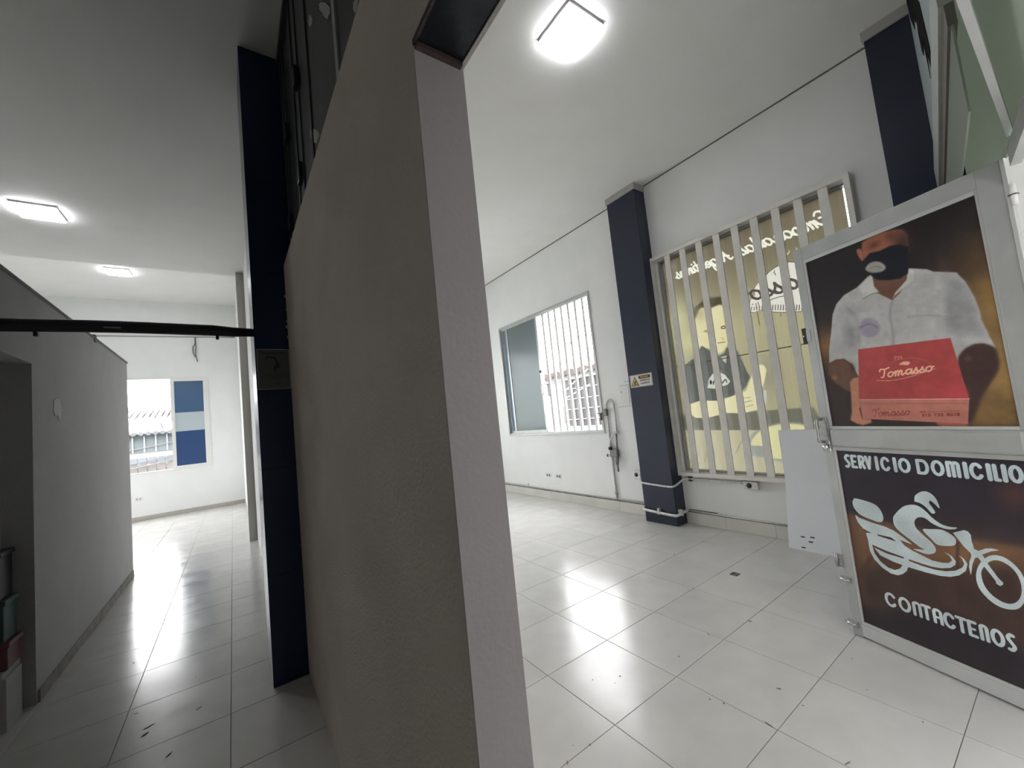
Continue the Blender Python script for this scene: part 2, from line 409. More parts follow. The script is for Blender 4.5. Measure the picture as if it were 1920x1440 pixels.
# rounded poster lettering, unit = cap height, given per letter box width
def arc(cx, cy, rx, ry, a0, a1, n=14): return [(cx + rx * math.cos(math.radians(a0 + (a1 - a0) * k / n)), cy + ry * math.sin(math.radians(a0 + (a1 - a0) * k / n))) for k in range(n + 1)]
def deco(pr, ch, x0, x1, y0, y1, wd, col):
    h = wd / 2; a, b, c, d = x0 + h, x1 - h, y0 + h, y1 - h; mx, my = (a + b) / 2, (c + d) / 2; rx, ry = (b - a) / 2, (d - c) / 2
    S_ = lambda pts, w_=wd, sm=False: pr.stroke(pts, w_, col, 0, sm)
    if ch == 'O': S_(arc(mx, my, rx, ry, 0, 360, 28))
    elif ch == 'C': S_(arc(mx, my, rx, ry, 38, 322, 24))
    elif ch == 'I': S_([(mx, c), (mx, d)], max(wd, 0) * 1.15)
    elif ch == 'S': S_([(b, d), (mx, d + h * .2), (a, my + ry * .55), (mx, my), (b, my - ry * .5), (mx, c), (a, c)], sm=True)
    elif ch == 'E': S_([(b, d), (a, d), (a, c), (b, c)]); S_([(a, my), (b - h * .6, my)], wd * .8)
    elif ch == 'R': S_([(a, c), (a, d), (mx, d)]); S_(arc(mx, my + ry * .5, rx, ry * .5, 90, -90)); S_([(mx, my), (a, my)]); S_([(mx, my), (b, c)])
    elif ch == 'V': S_([(a, d), (mx, c)]); S_([(b, d), (mx, c)])
    elif ch == 'D': S_([(a, c), (a, d), (mx, d)]); S_(arc(mx, my, rx, ry, 90, -90)); S_([(mx, c), (a, c)])
    elif ch == 'M': S_([(a, c), (a, d)]); S_([(a, d - ry * .2)] + arc((a + mx) / 2, d - ry * .35, rx / 2, ry * .35, 180, 0) + [(mx, c)]); S_(arc((b + mx) / 2, d - ry * .35, rx / 2, ry * .35, 180, 0) + [(b, c)])
    elif ch == 'N': S_([(a, c)] + arc(mx, d - rx, rx, rx, 180, 0) + [(b, c)])
    elif ch == 'A': S_([(a, c)] + arc(mx, d - rx, rx, rx, 180, 0) + [(b, c)]); S_([(a, my - ry * .15), (b, my - ry * .15)], wd * .8)
    elif ch == 'T': S_([(a - h * .4, d), (b + h * .4, d)]); S_([(mx, d), (mx, c)])
    elif ch == 'L': S_([(a, d), (a, c), (b, c)])
def textmesh(name, body, size, mt, loc, mw, parent=None, ext=.0006):
    cu = bpy.data.curves.new(name, 'FONT'); cu.body = body; cu.size = size; cu.extrude = ext; cu.align_x = 'CENTER'; cu.align_y = 'CENTER'; cu.resolution_u = 3
    cu.offset = size * .03
    o = bpy.data.objects.new(name, cu); COL.objects.link(o)
    dg = bpy.context.evaluated_depsgraph_get(); me = bpy.data.meshes.new_from_object(o.evaluated_get(dg))
    bpy.data.objects.remove(o); me.transform(mw); me.materials.clear(); me.materials.append(mt)
    t = bpy.data.objects.new(name, me); COL.objects.link(t); t.location = loc
    if parent is not None: t.parent = parent
    return t

# flat artwork of the printed posters and film, millimetres in the plane of each print
MAN=[
('B',(870,1765),(150,112,58),(170,260),0.95),
('B',(843,1453),(150,115,60),(220,200),0.9),
('B',(738,1276),(120,88,48),(160,90),0.8),
('B',(97,1709),(120,82,46),(120,110),0.9),
('B',(724,1934),(64,46,38),(150,60),0.7),
('P',[(379,2033),(410,2036),(550,1991),(545,1953),(504,1901),(467,1872),(407,1939)],(98,66,52),4,1),
('P',[(380,2040),(316,1998),(245,1977),(197,1939),(168,1886),(143,1785),(115,1682),(103,1607),(146,1622),(189,1620),(225,1585),(247,1513),(298,1464),(663,1427),(680,1550),(706,1581),(739,1598),(771,1594),(803,1566),(791,1621),(775,1699),(775,1745),(767,1805),(748,1881),(730,1918),(727,1930),(647,1964),(625,1984),(559,2014),(545,1960),(505,1907),(468,1879),(407,1939),(382,2018)],(152,152,151),2,0),
('P',[(698,1899),(729,1900),(754,1827),(769,1700),(776,1630),(735,1633),(665,1667),(656,1730)],(128,128,130),10,1),
('B',(249,1739),(112,112,116),(38,90),0.7),
('B',(686,1782),(118,118,120),(22,160),0.6),
('B',(604,1837),(140,140,140),(60,60),0.6),
('S',[(468,1879),(446,1811),(446,1730),(440,1657)],(122,122,122),4,7),
('S',[(519,1778),(594,1768),(658,1744)],(128,128,128),3,4),
('S',[(248,1909),(289,1824),(282,1695)],(124,124,128),8,12),
('P',[(289,1781),(313,1811),(346,1820),(385,1793),(393,1749),(374,1719),(330,1714),(296,1743)],(128,122,136),5,1),
('S',[(301,1778),(347,1785),(380,1759)],(100,94,108),3,6),
('P',[(382,2036),(399,2047),(398,1977),(416,1942),(383,1940),(340,1929),(329,1997)],(172,172,168),2,0),
('P',[(556,2015),(576,1993),(568,1952),(519,1923),(482,1900),(468,1879),(484,1914),(540,1961)],(170,170,166),2,0),
('S',[(337,1927),(383,1940),(418,1936)],(110,108,106),2,4),
('P',[(377,2227),(417,2243),(476,2239),(531,2227),(561,2210),(577,2176),(570,2087),(510,2086),(374,2128),(370,2180)],(146,84,60),4,0),
('B',(553,2154),(55,38,36),(48,60),0.95),
('B',(430,2189),(70,42,34),(30,22),0.75),
('B',(510,2201),(80,50,40),(30,26),0.8),
('P',[(347,2200),(367,2195),(374,2157),(368,2127),(355,2146),(346,2179)],(150,88,66),3,1),
('P',[(367,2127),(404,2157),(451,2149),(498,2155),(535,2147),(574,2118),(561,2039),(550,1991),(516,1977),(461,1988),(417,2007),(389,2044),(368,2087)],(22,24,34),3,0),
('P',[(373,2085),(396,2105),(431,2101),(457,2077),(463,2051),(440,2040),(400,2050),(378,2068)],(142,140,132),3,1),
('S',[(392,2078),(427,2075),(448,2056)],(118,116,110),2,5),
('P',[(103,1607),(146,1620),(189,1619),(225,1584),(247,1506),(235,1427),(187,1431),(124,1482),(90,1547)],(92,62,46),5,0),
('B',(120,1519),(140,92,62),(16,14),0.9),
('B',(226,1561),(52,36,32),(14,30),0.7),
('P',[(673,1534),(692,1570),(722,1592),(757,1597),(789,1581),(803,1557),(800,1481),(760,1411),(730,1359),(683,1253),(662,1254),(669,1475)],(58,40,38),5,1),
('B',(709,1538),(98,66,54),(14,12),0.8),
('P',[(201,1484),(222,1503),(252,1508),(235,1374),(234,1276),(276,1271),(276,1252),(230,1238),(200,1247),(170,1268),(184,1315),(196,1421)],(168,108,84),3,0),
('S',[(231,1331),(239,1278)],(90,50,42),3,12),
('P',[(555,1246),(579,1260),(667,1252),(656,1232),(620,1227),(575,1228)],(150,76,66),4,1),
('P',[(271,1660),(663,1642),(688,1357),(234,1381)],(158,56,56),1,0),
('P',[(631,1424),(681,1412),(686,1361),(608,1363)],(168,54,62),8,0),
('P',[(234,1381),(688,1357),(668,1244),(237,1274),(234,1350)],(166,98,84),1,0),
('S',[(234,1381),(688,1357)],(205,150,140),1,3),
('S',[(235,1359),(673,1337)],(140,76,68),2,3),
('S',[(336,1479),(400,1471),(473,1479),(539,1496),(587,1508)],(200,125,112),0.5,3),
('S',[(425,1497),(476,1502),(512,1506),(540,1508)],(200,135,115),0.5,2.5),
('S',[(398,1554),(436,1571),(487,1577),(533,1565),(567,1544),(578,1520)],(180,95,88),0.5,1.5),
('P',[(448,1549),(465,1560),(481,1560),(495,1553),(485,1541),(466,1544)],(205,150,122),0.5,1),
('S',[(428,1588),(436,1593),(438,1585),(432,1577)],(205,130,115),0.3,2),
('S',[(441,1586),(450,1591),(451,1582),(445,1575)],(205,130,115),0.3,2),
('S',[(455,1584),(463,1589),(464,1580),(458,1573)],(205,130,115),0.3,2)]
MOTO=[
('P',[(70,716),(125,717),(269,708),(381,704),(610,706),(874,724),(836,430),(-16,151)],(104,76,58),10,0),
('B',(640,530),(138,104,72),(330,190),0.7),
('B',(69,663),(110,76,54),(22,60),0.6),
('B',(209,1019),(70,52,42),(60,26),0.8),
('B',(773,934),(88,58,54),(60,70),0.7),
('B',(411,1037),(40,44,66),(60,40),0.6),
('P',[(105,430),(765,644),(786,-63),(-437,-601),(25,190)],(66,50,46),26,0),
('P',[(20,157),(478,324),(715,272),(786,-63),(-62,-373)],(44,38,44),20,0),
('S',[(554,682),(537,560),(518,373)],(62,46,40),4,8),
('S',[(156,488),(87,368)],(74,52,42),6,16),
('P',[(112,800),(130,812),(213,799),(243,775),(254,741),(250,714),(231,700),(189,706),(136,722),(110,755),(106,782)],(186,198,201),0,1),
('P',[(411,851),(417,875),(442,897),(466,903),(488,892),(503,866),(508,828),(491,847),(477,859),(470,848),(480,827),(488,807),(482,798),(471,799),(455,822),(434,839),(412,844)],(186,198,201),0,1),
('P',[(299,725),(307,752),(345,798),(373,818),(408,827),(434,818),(455,798),(475,773),(505,752),(534,747),(561,749),(550,739),(524,733),(496,736),(467,748),(446,765),(427,769),(406,759),(394,736),(398,708),(422,680),(453,650),(464,625),(458,604),(437,590),(413,586),(370,596),(416,606),(397,615),(364,640),(326,668),(303,695)],(186,198,201),0,1),
('P',[(424,706),(455,717),(498,725),(525,716),(545,700),(548,681),(539,662),(513,651),(475,646),(455,665)],(186,198,201),0,1),
('P',[(111,717),(128,703),(191,690),(252,683),(295,670),(331,647),(368,618),(315,627),(333,602),(364,586),(403,574),(440,561),(478,562),(505,569),(520,586),(515,603),(495,619),(521,607),(534,586),(529,567),(509,547),(474,534),(436,529),(397,531),(341,536),(340,527),(395,519),(446,518),(487,524),(526,540),(553,563),(563,582),(559,605),(547,619),(566,607),(575,586),(565,552),(537,522),(503,503),(465,494),(407,491),(332,493),(322,469),(302,448),(278,433),(246,431),(207,449),(174,483),(157,526),(157,585),(152,623),(181,630),(140,646),(119,674),(111,697)],(186,198,201),0,0),
('P',[(176,558),(194,534),(208,515),(266,500),(307,495),(292,472),(268,457),(237,459),(203,482),(180,519)],(84,60,48),0,0),
('P',[(175,564),(246,549),(319,540),(319,532),(243,535),(175,553)],(84,60,48),0,0),
('P',[(211,630),(276,630),(297,614),(256,618),(212,623)],(60,46,42),0,0),
('P',[(542,721),(585,744),(598,741),(606,727),(605,696),(609,664),(623,660),(648,678),(668,684),(693,683),(666,671),(633,647),(645,613),(672,558),(685,542),(684,533),(673,523),(662,529),(661,542),(633,592),(626,611),(616,629),(605,622),(593,591),(580,536),(578,573),(584,602),(594,627),(594,640),(574,665),(549,708)],(186,198,201),0,0),
('R',[(597,536),(610,584),(635,627),(667,654),(700,657),(730,636),(750,598),(754,543),(745,496),(722,450),(690,430),(654,430),(623,451),(600,489)],(186,198,201),0,[(618,561),(634,596),(660,627),(686,636),(714,624),(733,596),(740,554),(735,512),(720,478),(697,457),(670,455),(639,474),(620,510)])]
WIN=[
('B',(2776,2432),(222,218,168),(90,130),0.9),
('B',(1859,2423),(196,186,140),(60,60),0.8),
('B',(2611,2133),(225,220,165),(120,70),0.9),
('B',(1865,1644),(176,168,148),(70,110),0.9),
('P',[(3054,1297),(2569,1252),(2334,1263),(1516,1274),(1434,1047),(2964,1092)],(140,138,126),3,0),
('P',[(3084,1097),(1433,1053),(1406,452),(3209,260)],(214,205,176),1,0),
('S',[(2873,918),(2957,742)],(172,160,128),2,4),
('S',[(2763,901),(2922,586)],(172,160,128),2,4),
('S',[(2740,816),(2860,624)],(172,160,128),2,4),
('S',[(2630,835),(2682,717)],(172,160,128),2,4),
('S',[(2554,886),(2543,787)],(172,160,128),2,4),
('S',[(2223,951),(2302,825)],(172,160,128),2,4),
('P',[(2181,827),(2144,981),(2031,1070),(1805,1139),(1597,1114),(1481,1028),(1517,760),(1771,736),(1988,779)],(176,178,176),3,1),
('P',[(2131,920),(2018,1062),(1807,1122),(1599,1100),(1515,1029),(1556,812),(1765,776),(1959,790),(2013,898)],(240,232,178),2,1),
('P',[(2576,2417),(2548,2506),(2439,2576),(2342,2582),(2231,2554),(2152,2485),(2133,2390),(2144,2282),(2169,2177),(2216,2043),(2259,1973),(2320,1937),(2374,1961),(2436,2019),(2543,2028),(2583,2095),(2586,2288)],(240,228,182),1,1),
('P',[(2581,2455),(2539,2521),(2439,2576),(2342,2585),(2230,2560),(2152,2491),(2131,2390),(2180,2443),(2254,2475),(2336,2464),(2403,2489),(2474,2497),(2537,2407),(2572,2380)],(104,94,74),4,0),
('B',(2484,2429),(190,178,136),(40,50),0.6),
('B',(2154,2285),(200,188,150),(20,120),0.6),
('S',[(2461,2217),(2442,2224),(2433,2199)],(170,150,110),2,7),
('S',[(2266,2217),(2244,2229),(2222,2218),(2226,2202),(2254,2203),(2266,2217)],(110,92,70),1,5),
('S',[(2326,2054),(2287,2052),(2248,2052)],(150,115,85),1,4),
('S',[(2274,2100),(2259,2086)],(200,180,140),2,6),
('P',[(2775,1866),(2640,1934),(2569,2010),(2515,2062),(2441,1998),(2354,1908),(2273,1930),(2235,1988),(2123,1925),(2097,1833),(2063,1690),(2038,1635),(2096,1534),(2153,1482),(2248,1451),(2356,1432),(2420,1413),(2557,1419),(2633,1432),(2759,1405),(2776,1522),(2795,1777)],(118,121,118),1,0),
('P',[(2315,1893),(2250,1898),(2268,1815),(2294,1844)],(214,212,200),1,0),
('S',[(2666,1871),(2604,1612),(2574,1480)],(100,102,100),3,6),
('S',[(2147,1918),(2129,1751),(2146,1558)],(98,100,98),3,6),
('P',[(2519,1567),(2487,1668),(2431,1727),(2403,1679),(2351,1723),(2299,1693),(2250,1612),(2282,1579),(2351,1565),(2422,1547)],(222,222,216),0.5,0),
('S',[(2480,1632),(2466,1648),(2478,1609),(2457,1629)],(70,70,72),0.5,6),
('S',[(2432,1638),(2443,1605)],(70,70,72),0.5,6),
('S',[(2397,1639),(2397,1599),(2376,1630)],(70,70,72),0.5,6),
('S',[(2352,1639),(2340,1603),(2307,1638)],(70,70,72),0.5,6),
('S',[(2296,1637),(2289,1608)],(70,70,72),0.5,6),
('P',[(2764,1398),(2614,1432),(2395,1408),(2212,1460),(2102,1488),(2022,1640),(1951,1744),(1895,1742),(1868,1686),(1905,1571),(1947,1471),(1898,1473),(1915,1378),(1972,1293),(2089,1268),(2180,1253),(2333,1271),(2574,1222),(2715,1234),(2767,1280)],(244,234,190),1,0),
('S',[(2143,1414),(2068,1419)],(190,176,130),1,4),
('S',[(2142,1367),(2058,1383)],(190,176,130),1,4),
('S',[(2126,1320),(2051,1337)],(190,176,130),1,4),
('S',[(1953,1427),(1917,1438)],(190,176,130),1,4),
('P',[(1933,1470),(1896,1478),(1919,1349),(1965,1292)],(206,210,206),1,0),
('P',[(1946,2324),(1933,2418),(1881,2470),(1877,2535),(1826,2585),(1762,2617),(1714,2660),(1616,2694),(1526,2695),(1420,2632),(1363,2512),(1346,2375),(1380,2255),(1444,2186),(1622,2214),(1729,2247),(1829,2292),(1917,2292)],(110,98,92),0.5,1),
('P',[(1940,2328),(1927,2420),(1876,2469),(1872,2533),(1822,2582),(1760,2613),(1712,2654),(1616,2688),(1529,2689),(1425,2628),(1369,2510),(1351,2376),(1385,2259),(1448,2192),(1622,2220),(1727,2252),(1825,2296),(1911,2296)],(236,233,228),0.5,1),
('S',[(1921,2352),(1929,2325)],(125,112,104),0.5,4),
('S',[(1896,2345),(1904,2318)],(125,112,104),0.5,4),
('S',[(1871,2338),(1879,2311)],(125,112,104),0.5,4),
('S',[(1846,2331),(1854,2304)],(125,112,104),0.5,4),
('S',[(1818,2347),(1829,2297)],(125,112,104),0.5,4),
('S',[(1794,2340),(1805,2291)],(125,112,104),0.5,4),
('S',[(1769,2333),(1780,2284)],(125,112,104),0.5,4),
('S',[(1746,2326),(1757,2277)],(125,112,104),0.5,4),
('S',[(1722,2319),(1733,2271)],(125,112,104),0.5,4),
('S',[(1699,2312),(1709,2264)],(125,112,104),0.5,4),
('S',[(1675,2306),(1686,2258)],(125,112,104),0.5,4),
('S',[(1652,2299),(1663,2251)],(125,112,104),0.5,4),
('S',[(1630,2292),(1640,2245)],(125,112,104),0.5,4),
('S',[(1607,2286),(1618,2239)],(125,112,104),0.5,4),
('S',[(1585,2280),(1595,2233)],(125,112,104),0.5,4),
('S',[(1563,2273),(1573,2226)],(125,112,104),0.5,4),
('S',[(1541,2267),(1551,2220)],(125,112,104),0.5,4),
('S',[(1519,2261),(1529,2214)],(125,112,104),0.5,4),
('S',[(1498,2254),(1508,2208)],(125,112,104),0.5,4),
('S',[(1476,2248),(1486,2202)],(125,112,104),0.5,4),
('S',[(1455,2242),(1465,2197)],(125,112,104),0.5,4),
('S',[(1434,2236),(1444,2191)],(125,112,104),0.5,4),
('S',[(1414,2230),(1423,2185)],(125,112,104),0.5,4),
('S',[(1393,2224),(1403,2179)],(125,112,104),0.5,4),
('S',[(1661,2653),(1674,2635)],(110,98,92),0.5,3),
('S',[(1662,2631),(1660,2607)],(110,98,92),0.5,3),
('S',[(1748,2586),(1761,2567)],(110,98,92),0.5,3),
('S',[(1751,2373),(1669,2383),(1591,2376)],(110,98,92),0.5,3),
('S',[(1910,2385),(1906,2375)],(110,98,92),0.5,3),
('S',[(1877,2381),(1875,2322)],(110,98,92),0.5,3),
('S',[(1855,2387),(1848,2326)],(110,98,92),0.5,3),
('S',[(1875,2286),(1872,2151)],(110,98,92),0.5,3),
('S',[(1667,2218),(1667,2191)],(110,98,92),0.5,3),
('P',[(1540,2777),(1515,2784),(1520,2819),(1506,2786),(1528,2764)],(235,225,180),0.5,0),
('P',[(1463,2785),(1450,2791),(1459,2817),(1440,2787)],(235,225,180),0.5,0)]

# ================================================================== SETTING
T = 0.4957180035
GX, GY = 1.91034318, 2.45775126         # one joint crossing of the tile grid
# ---- floor: base slab, tiles as parts
floor = obj('floor', B1(-4.3, 4.55, -2.7, 12.55, -.25, -.008), M_base); floor['kind'] = 'structure'
gb = NB(); box(gb, -4.2, 4.4, -2.0, 12.4, -.008, -.0035)
gro = obj('grout', gb, M_grout, floor)
tile_meshes = {}
def add_tile(x0, x1, y0, y1):
    g = .0016
    x0 += g; x1 -= g; y0 += g; y1 -= g
    w_, h_ = round(x1 - x0, 3), round(y1 - y0, 3)
    if w_ < .02 or h_ < .02: return
    key = (w_, h_)
    if key not in tile_meshes:
        bm = B1(-w_ / 2, w_ / 2, -h_ / 2, h_ / 2, -.0035, 0.0)
        bmesh.ops.bevel(bm, geom=[e for e in bm.edges if all(v.co.z > -.001 for v in e.verts)], offset=.0012, segments=1, affect='EDGES')
        me = bpy.data.meshes.new('tile'); bm.to_mesh(me); bm.free(); me.materials.append(M_tile); tile_meshes[key] = me
    o = bpy.data.objects.new('tile', tile_meshes[key]); COL.objects.link(o); o.parent = floor
    o.location = ((x0 + x1) / 2, (y0 + y1) / 2, 0)
    o.rotation_euler = (random.uniform(-.0007, .0007), random.uniform(-.0007, .0007), 0)
ntile = 0
shown, rest = [], []
for i in range(-13, 8):
    for j in range(-10, 22):
        x0, y0 = GX + i * T, GY + j * T; x1, y1 = x0 + T, y0 + T
        cx_, cy_ = (x0 + x1) / 2, (y0 + y1) / 2
        if cx_ < -4.2 or cy_ > 12.45: continue
        x1 = min(x1, 4.395); y1 = min(y1, 12.395); x0 = max(x0, -4.2)
        if cx_ > .40: reg = 'R' if -0.1 < cy_ < 7.75 else None
        elif cx_ > -1.1: reg = 'L' if .3 < cy_ else None
        elif cy_ > 7.4 and cx_ > -2.6: reg = 'F'
        elif cy_ < 5 and cy_ > 2.4 and cx_ > -2.2: reg = 'D'
        else: reg = None
        if reg is None:
            if -2.0 < y0 and cy_ < 12.4 and x1 > -4.1: rest.append((x0, x1, y0, y1))
        else:
            shown.append((x0, x1, y0, y1))
shown.sort(key=lambda q: (q[2]))
for q in shown[:298]: add_tile(*q)
rb = NB()
for q in shown[298:] + rest:
    if q[1] - q[0] > .03 and q[3] - q[2] > .03: box(rb, q[0] + .0016, q[1] - .0016, q[2] + .0016, q[3] - .0016, -.0035, 0)
ro = obj('distant_tiles', rb, M_tile, floor); ro['kind'] = 'stuff'

# ---- walls
H1, H2 = 4.2, 5.04
def putX(xa, xb): return lambda bm, u0, u1, v0, v1: box(bm, xa, xb, u0, u1, v0, v1)
def putY(ya, yb): return lambda bm, u0, u1, v0, v1: box(bm, u0, u1, ya, yb, v0, v1)
WR = (4.06, 6.52, 1.09, 3.20)     # open sliding window (Y0,Y1,Z0,Z1)
WP = (0.99, 2.90, 0.60, 3.21)     # window with the printed film
wr = struct('wall_right', wall_with_holes(NB(), .30, 7.9, 0, H1, [WP, WR], putX(4.4, 4.56)), M_wallw)
WF = (-2.70, -.44, 1.02, 3.215)
wall_with = wall_with_holes(NB(), -4.2, .36, 0, H2, [WF], putY(12.4, 12.56))
struct('wall_back', wall_with, M_wallw)
struct('wall_left', wall_with_holes(NB(), -2.0, 12.56, 0, H2, [(9.4, 10.7, 1.02, 3.2)], putX(-4.36, -4.2)), M_wall)  # hole out of view, added to let more daylight into the far room
struct('wall_back_right_room', wall_with_holes(NB(), .4, 4.4, 0, H1, [(1.7, 3.4, 1.1, 2.9)], putY(7.75, 7.9)), M_wallw)  # unseen opening put in to brighten the right room
struct('wall_corridor', B1(.25, .40, 3.45, 7.75, 0, H1), M_wallw)
struct('wall_far_room_right', B1(.20, .36, 7.75, 12.4, 0, H2), M_wallw)
struct('wall_south', B1(-4.2, .95, -2.16, -2.0, 0, H1), M_wall)
struct('wall_entry', B1(.95, 1.05, -2.16, -.10, 0, H1), M_wall)
struct('ceiling', B1(-4.36, 4.56, -2.16, 7.7, H1, H1 + .84), M_ceil)
struct('ceiling_back_strip', B1(.36, 4.56, 7.7, 7.9, H1, H1 + .84), M_ceil)
struct('ceiling_far_room', B1(-4.36, .36, 7.7, 12.56, H2, H2 + .15), M_ceil)
struct('column_grey', B1(.148, .25, 7.50, 7.74, 0, H1 - .002), M_beige, 'narrow grey-beige square column standing beyond the navy tiled column')

# ---- thick brown dividing wall with the pillar end, its lintel, and the dark glazing above
def rough_edge(bm, amt=.004, cut=24):
    bmesh.ops.subdivide_edges(bm, edges=[e for e in bm.edges if abs((e.verts[0].co - e.verts[1].co).z) > 1], cuts=cut)
    for v in bm.verts:
        if .05 < v.co.z < 2.2: v.co.x += random.uniform(-amt, amt) * .6; v.co.y += random.uniform(-amt, amt) * .6
    return bm
cw = NB(); box(cw, .335, .449, .703, 3.03, 0, 2.277)
struct('wall_center', cw, M_stucco)
struct('wall_center_top', B1(.335, .447, -2.0, 3.03, 2.277, 2.668), M_stucco)
pe = NB(); box(pe, .3351, .4489, .700, .703, 0, 2.277); struct('trim_pillar_end', pe, M_pillar, 'grey plastered end face of the dividing wall')
st = empty('steel_lintel', (.39, .70, 2.277)); st['kind'] = 'structure'; tag(st, 'dark scratched steel beam over the opening beside the pillar end')
bx('web', (.338, .441, -2.0, .698, 2.268, 2.2765), M_steel, st)
bx('flange', (.333, .338, -2.0, .70, 2.266, 2.277), M_rust, st)
bx('flange', (.441, .450, -2.0, .70, 2.264, 2.285), M_cap, st)
bx('end_angle', (.338, .441, .688, .70, 2.258, 2.2765), M_rust, st)
gz = empty('clerestory_glazing', (.39, 3.0, 2.668)); gz['kind'] = 'structure'
tag(gz, 'dark film-covered glazing with thin frames above the brown dividing wall')
bx('backing_film', (.392, .398, -2.0, 3.06, 2.67, 4.19), M_dark, gz)
for y0, y1, m_ in ((2.86, 2.90, M_darkfr), (2.50, 2.53, M_darkfr), (2.33, 2.40, M_darkfr), (2.03, 2.06, M_darkfr), (1.46, 1.50, M_aluD), (.6, .64, M_aluD), (2.98, 3.03, M_darkfr)):
    bx('mullion', (.384, .392, y0, y1, 2.67, 4.19), m_, gz)
bx('head_frame', (.365, .40, -2.0, 3.03, 4.15, 4.195), M_darkfr, gz)
bx('sill_frame', (.365, .40, -2.0, 3.03, 2.67, 2.70), M_darkfr, gz)
for y, z in ((2.80, 3.48), (2.385, 2.965), (2.335, 3.50), (2.875, 2.905)):
    bx('latch', (.362, .386, y - .035, y + .035, z - .05, z + .06), M_black, gz, .004)
for q in [[(1.719,3.37),(1.677,3.34),(1.605,3.267),(1.542,3.187),(1.542,3.162),(1.575,3.18),(1.59,3.179),(1.657,3.258),(1.666,3.279),(1.713,3.338)],[(1.916,3.508),(1.867,3.439),(1.891,3.432),(1.942,3.466),(1.966,3.517)],[(2.11,3.05),(2.009,2.988),(1.916,2.913),(1.892,2.875),(1.945,2.888),(1.96,2.881),(2.049,2.944),(2.061,2.968),(2.112,3.012)],[(1.237,2.913),(1.182,2.877),(1.205,2.859),(1.232,2.866),(1.247,2.899)]]:
    obj('film_hole_patch', plate(NB(), [(y - gz.location.y, z - gz.location.z) for y, z in q], .001, ((.3905 - gz.location.x, 0, 0), (0, 1, 0), (0, 0, 1), (-1, 0, 0))), M_filmhole, gz)  # pale plates painted in for the bright room showing through film holes

# ---- navy columns
cl = empty('column_navy_tiled', (.26, 3.2, 0)); cl['kind'] = 'structure'; tag(cl, 'tall navy glossy tiled column at the far end of the brown wall')
bx('core', (.146, .50, 3.036, 3.46, 0, 4.198), M_black, cl)
zz = [0, .655, 1.309, 1.962, 2.612, 3.262, 4.197]
for a, b in zip(zz[:-1], zz[1:]): bx('tile', (.140, .50, 3.03, 3.47, a + .001, b - .001), M_navyL, cl, .001)
def column_right(name, y0, y1, label, yc):
    c = empty(name, (4.3, (y0 + y1) / 2, 0)); c['kind'] = 'structure'; tag(c, label)
    bx('shaft', (4.2, 4.399, y0, y1, 0, 4.12), M_navyR, c, .004)
    bx('cap', (4.185, 4.399, y0 - .012, y1 + .012, 4.12, 4.199), M_cap, c, .004)
    return c
column_right('column_navy_painted', 2.935, 3.375, 'dark navy column between the two windows on the right wall', 0)
column_right('column_navy_corner', .32, .70, 'dark navy column at the corner above the poster door', 0)
# thin dark joint lines where the ceiling meets the right wall
bx_ = NB(); box(bx_, 4.392, 4.401, .3, 7.75, 4.188, 4.2); struct('trim_ceiling_joint', bx_, mat('joint_dark', (.16, .16, .15), .9))

# ---- skirtings
sk = empty('baseboard_right', (4.39, 0, 0)); sk['kind'] = 'structure'
y = GY - 5 * T
ys = [GY + k * T for k in range(-5, 12)]
for a, b in zip(ys[:-1], ys[1:]):
    a2, b2 = max(a, .75), min(b, 7.74)
    if b2 - a2 < .05: continue
    if a2 < 3.375 and b2 > 2.935:
        if a2 < 2.92: bx('tile', (4.386, 4.3995, a2 + .001, 2.93, .001, .135), M_skirt, sk, .001)
        if b2 > 3.39: bx('tile', (4.386, 4.3995, 3.38, b2 - .001, .001, .135), M_skirt, sk, .001)
        continue
    bx('tile', (4.386, 4.3995, a2 + .001, b2 - .001, .001, .135), M_skirt, sk, .001)
bx('dark_joint', (4.388, 4.3995, .75, 2.93, .135, .150), mat('dark_grout', (.17, .16, .14), .9, var=.5, vscale=12), sk)  # dark mottled strip along the top of the skirting
bx('dark_joint', (4.388, 4.3995, 3.38, 7.74, .135, .150), MATS['dark_grout'], sk)
sb = empty('baseboard_back', (-2, 12.39, 0)); sb['kind'] = 'structure'
for k in range(9):
    a = -4.19 + k * T; b = min(a + T, .195); bx('tile', (a + .001, b - .001, 12.386, 12.3995, .001, .09), mat('skirt_beige', (.45, .43, .39), .5), sb)
bx('baseboard_far_right', (.188, .1995, 7.76, 12.38, .001, .09), MATS['skirt_beige'])['kind'] = 'structure'
bp_ = obj('baseboard_partition', B1(-1.079, -1.068, 4.02, 7.0, 0, .075), mat('dirty_skirt', (.30, .285, .26), .8, var=.2, vscale=10)); bp_['kind'] = 'structure'

# ---- low grey partition on the left with a doorway
pw = NB(); box(pw, -1.22, -1.08, 4.0, 7.03, 0, 2.665); box(pw, -1.22, -1.08, -2.0, 4.0, 2.17, 2.665)
struct('wall_partition', pw, M_part)
struct('trim_partition_cap', B1(-1.235, -1.07, -2.0, 7.04, 2.665, 2.685), mat('rough_cap', (.30, .29, .28), .9, bump=.6))
pt = plate(NB(), [(-.07, .06), (-.02, .075), (.06, .07), (.09, .0), (.07, -.07), (.03, -.09), (.0, -.05), (-.05, -.06), (-.08, -.02)], .004, ((-1.08, 4.46, 1.90), (0, 1, 0), (0, 0, 1), (1, 0, 0)))
tag(obj('plaster_patch', pt, M_patch), 'small pale plaster patch on the grey partition', 'patch')
for y, z in ((5.55, 2.69),): bx('trim_clip', (-1.10, -1.07, y - .03, y + .03, 2.64, 2.71), M_darkfr)['kind'] = 'structure'
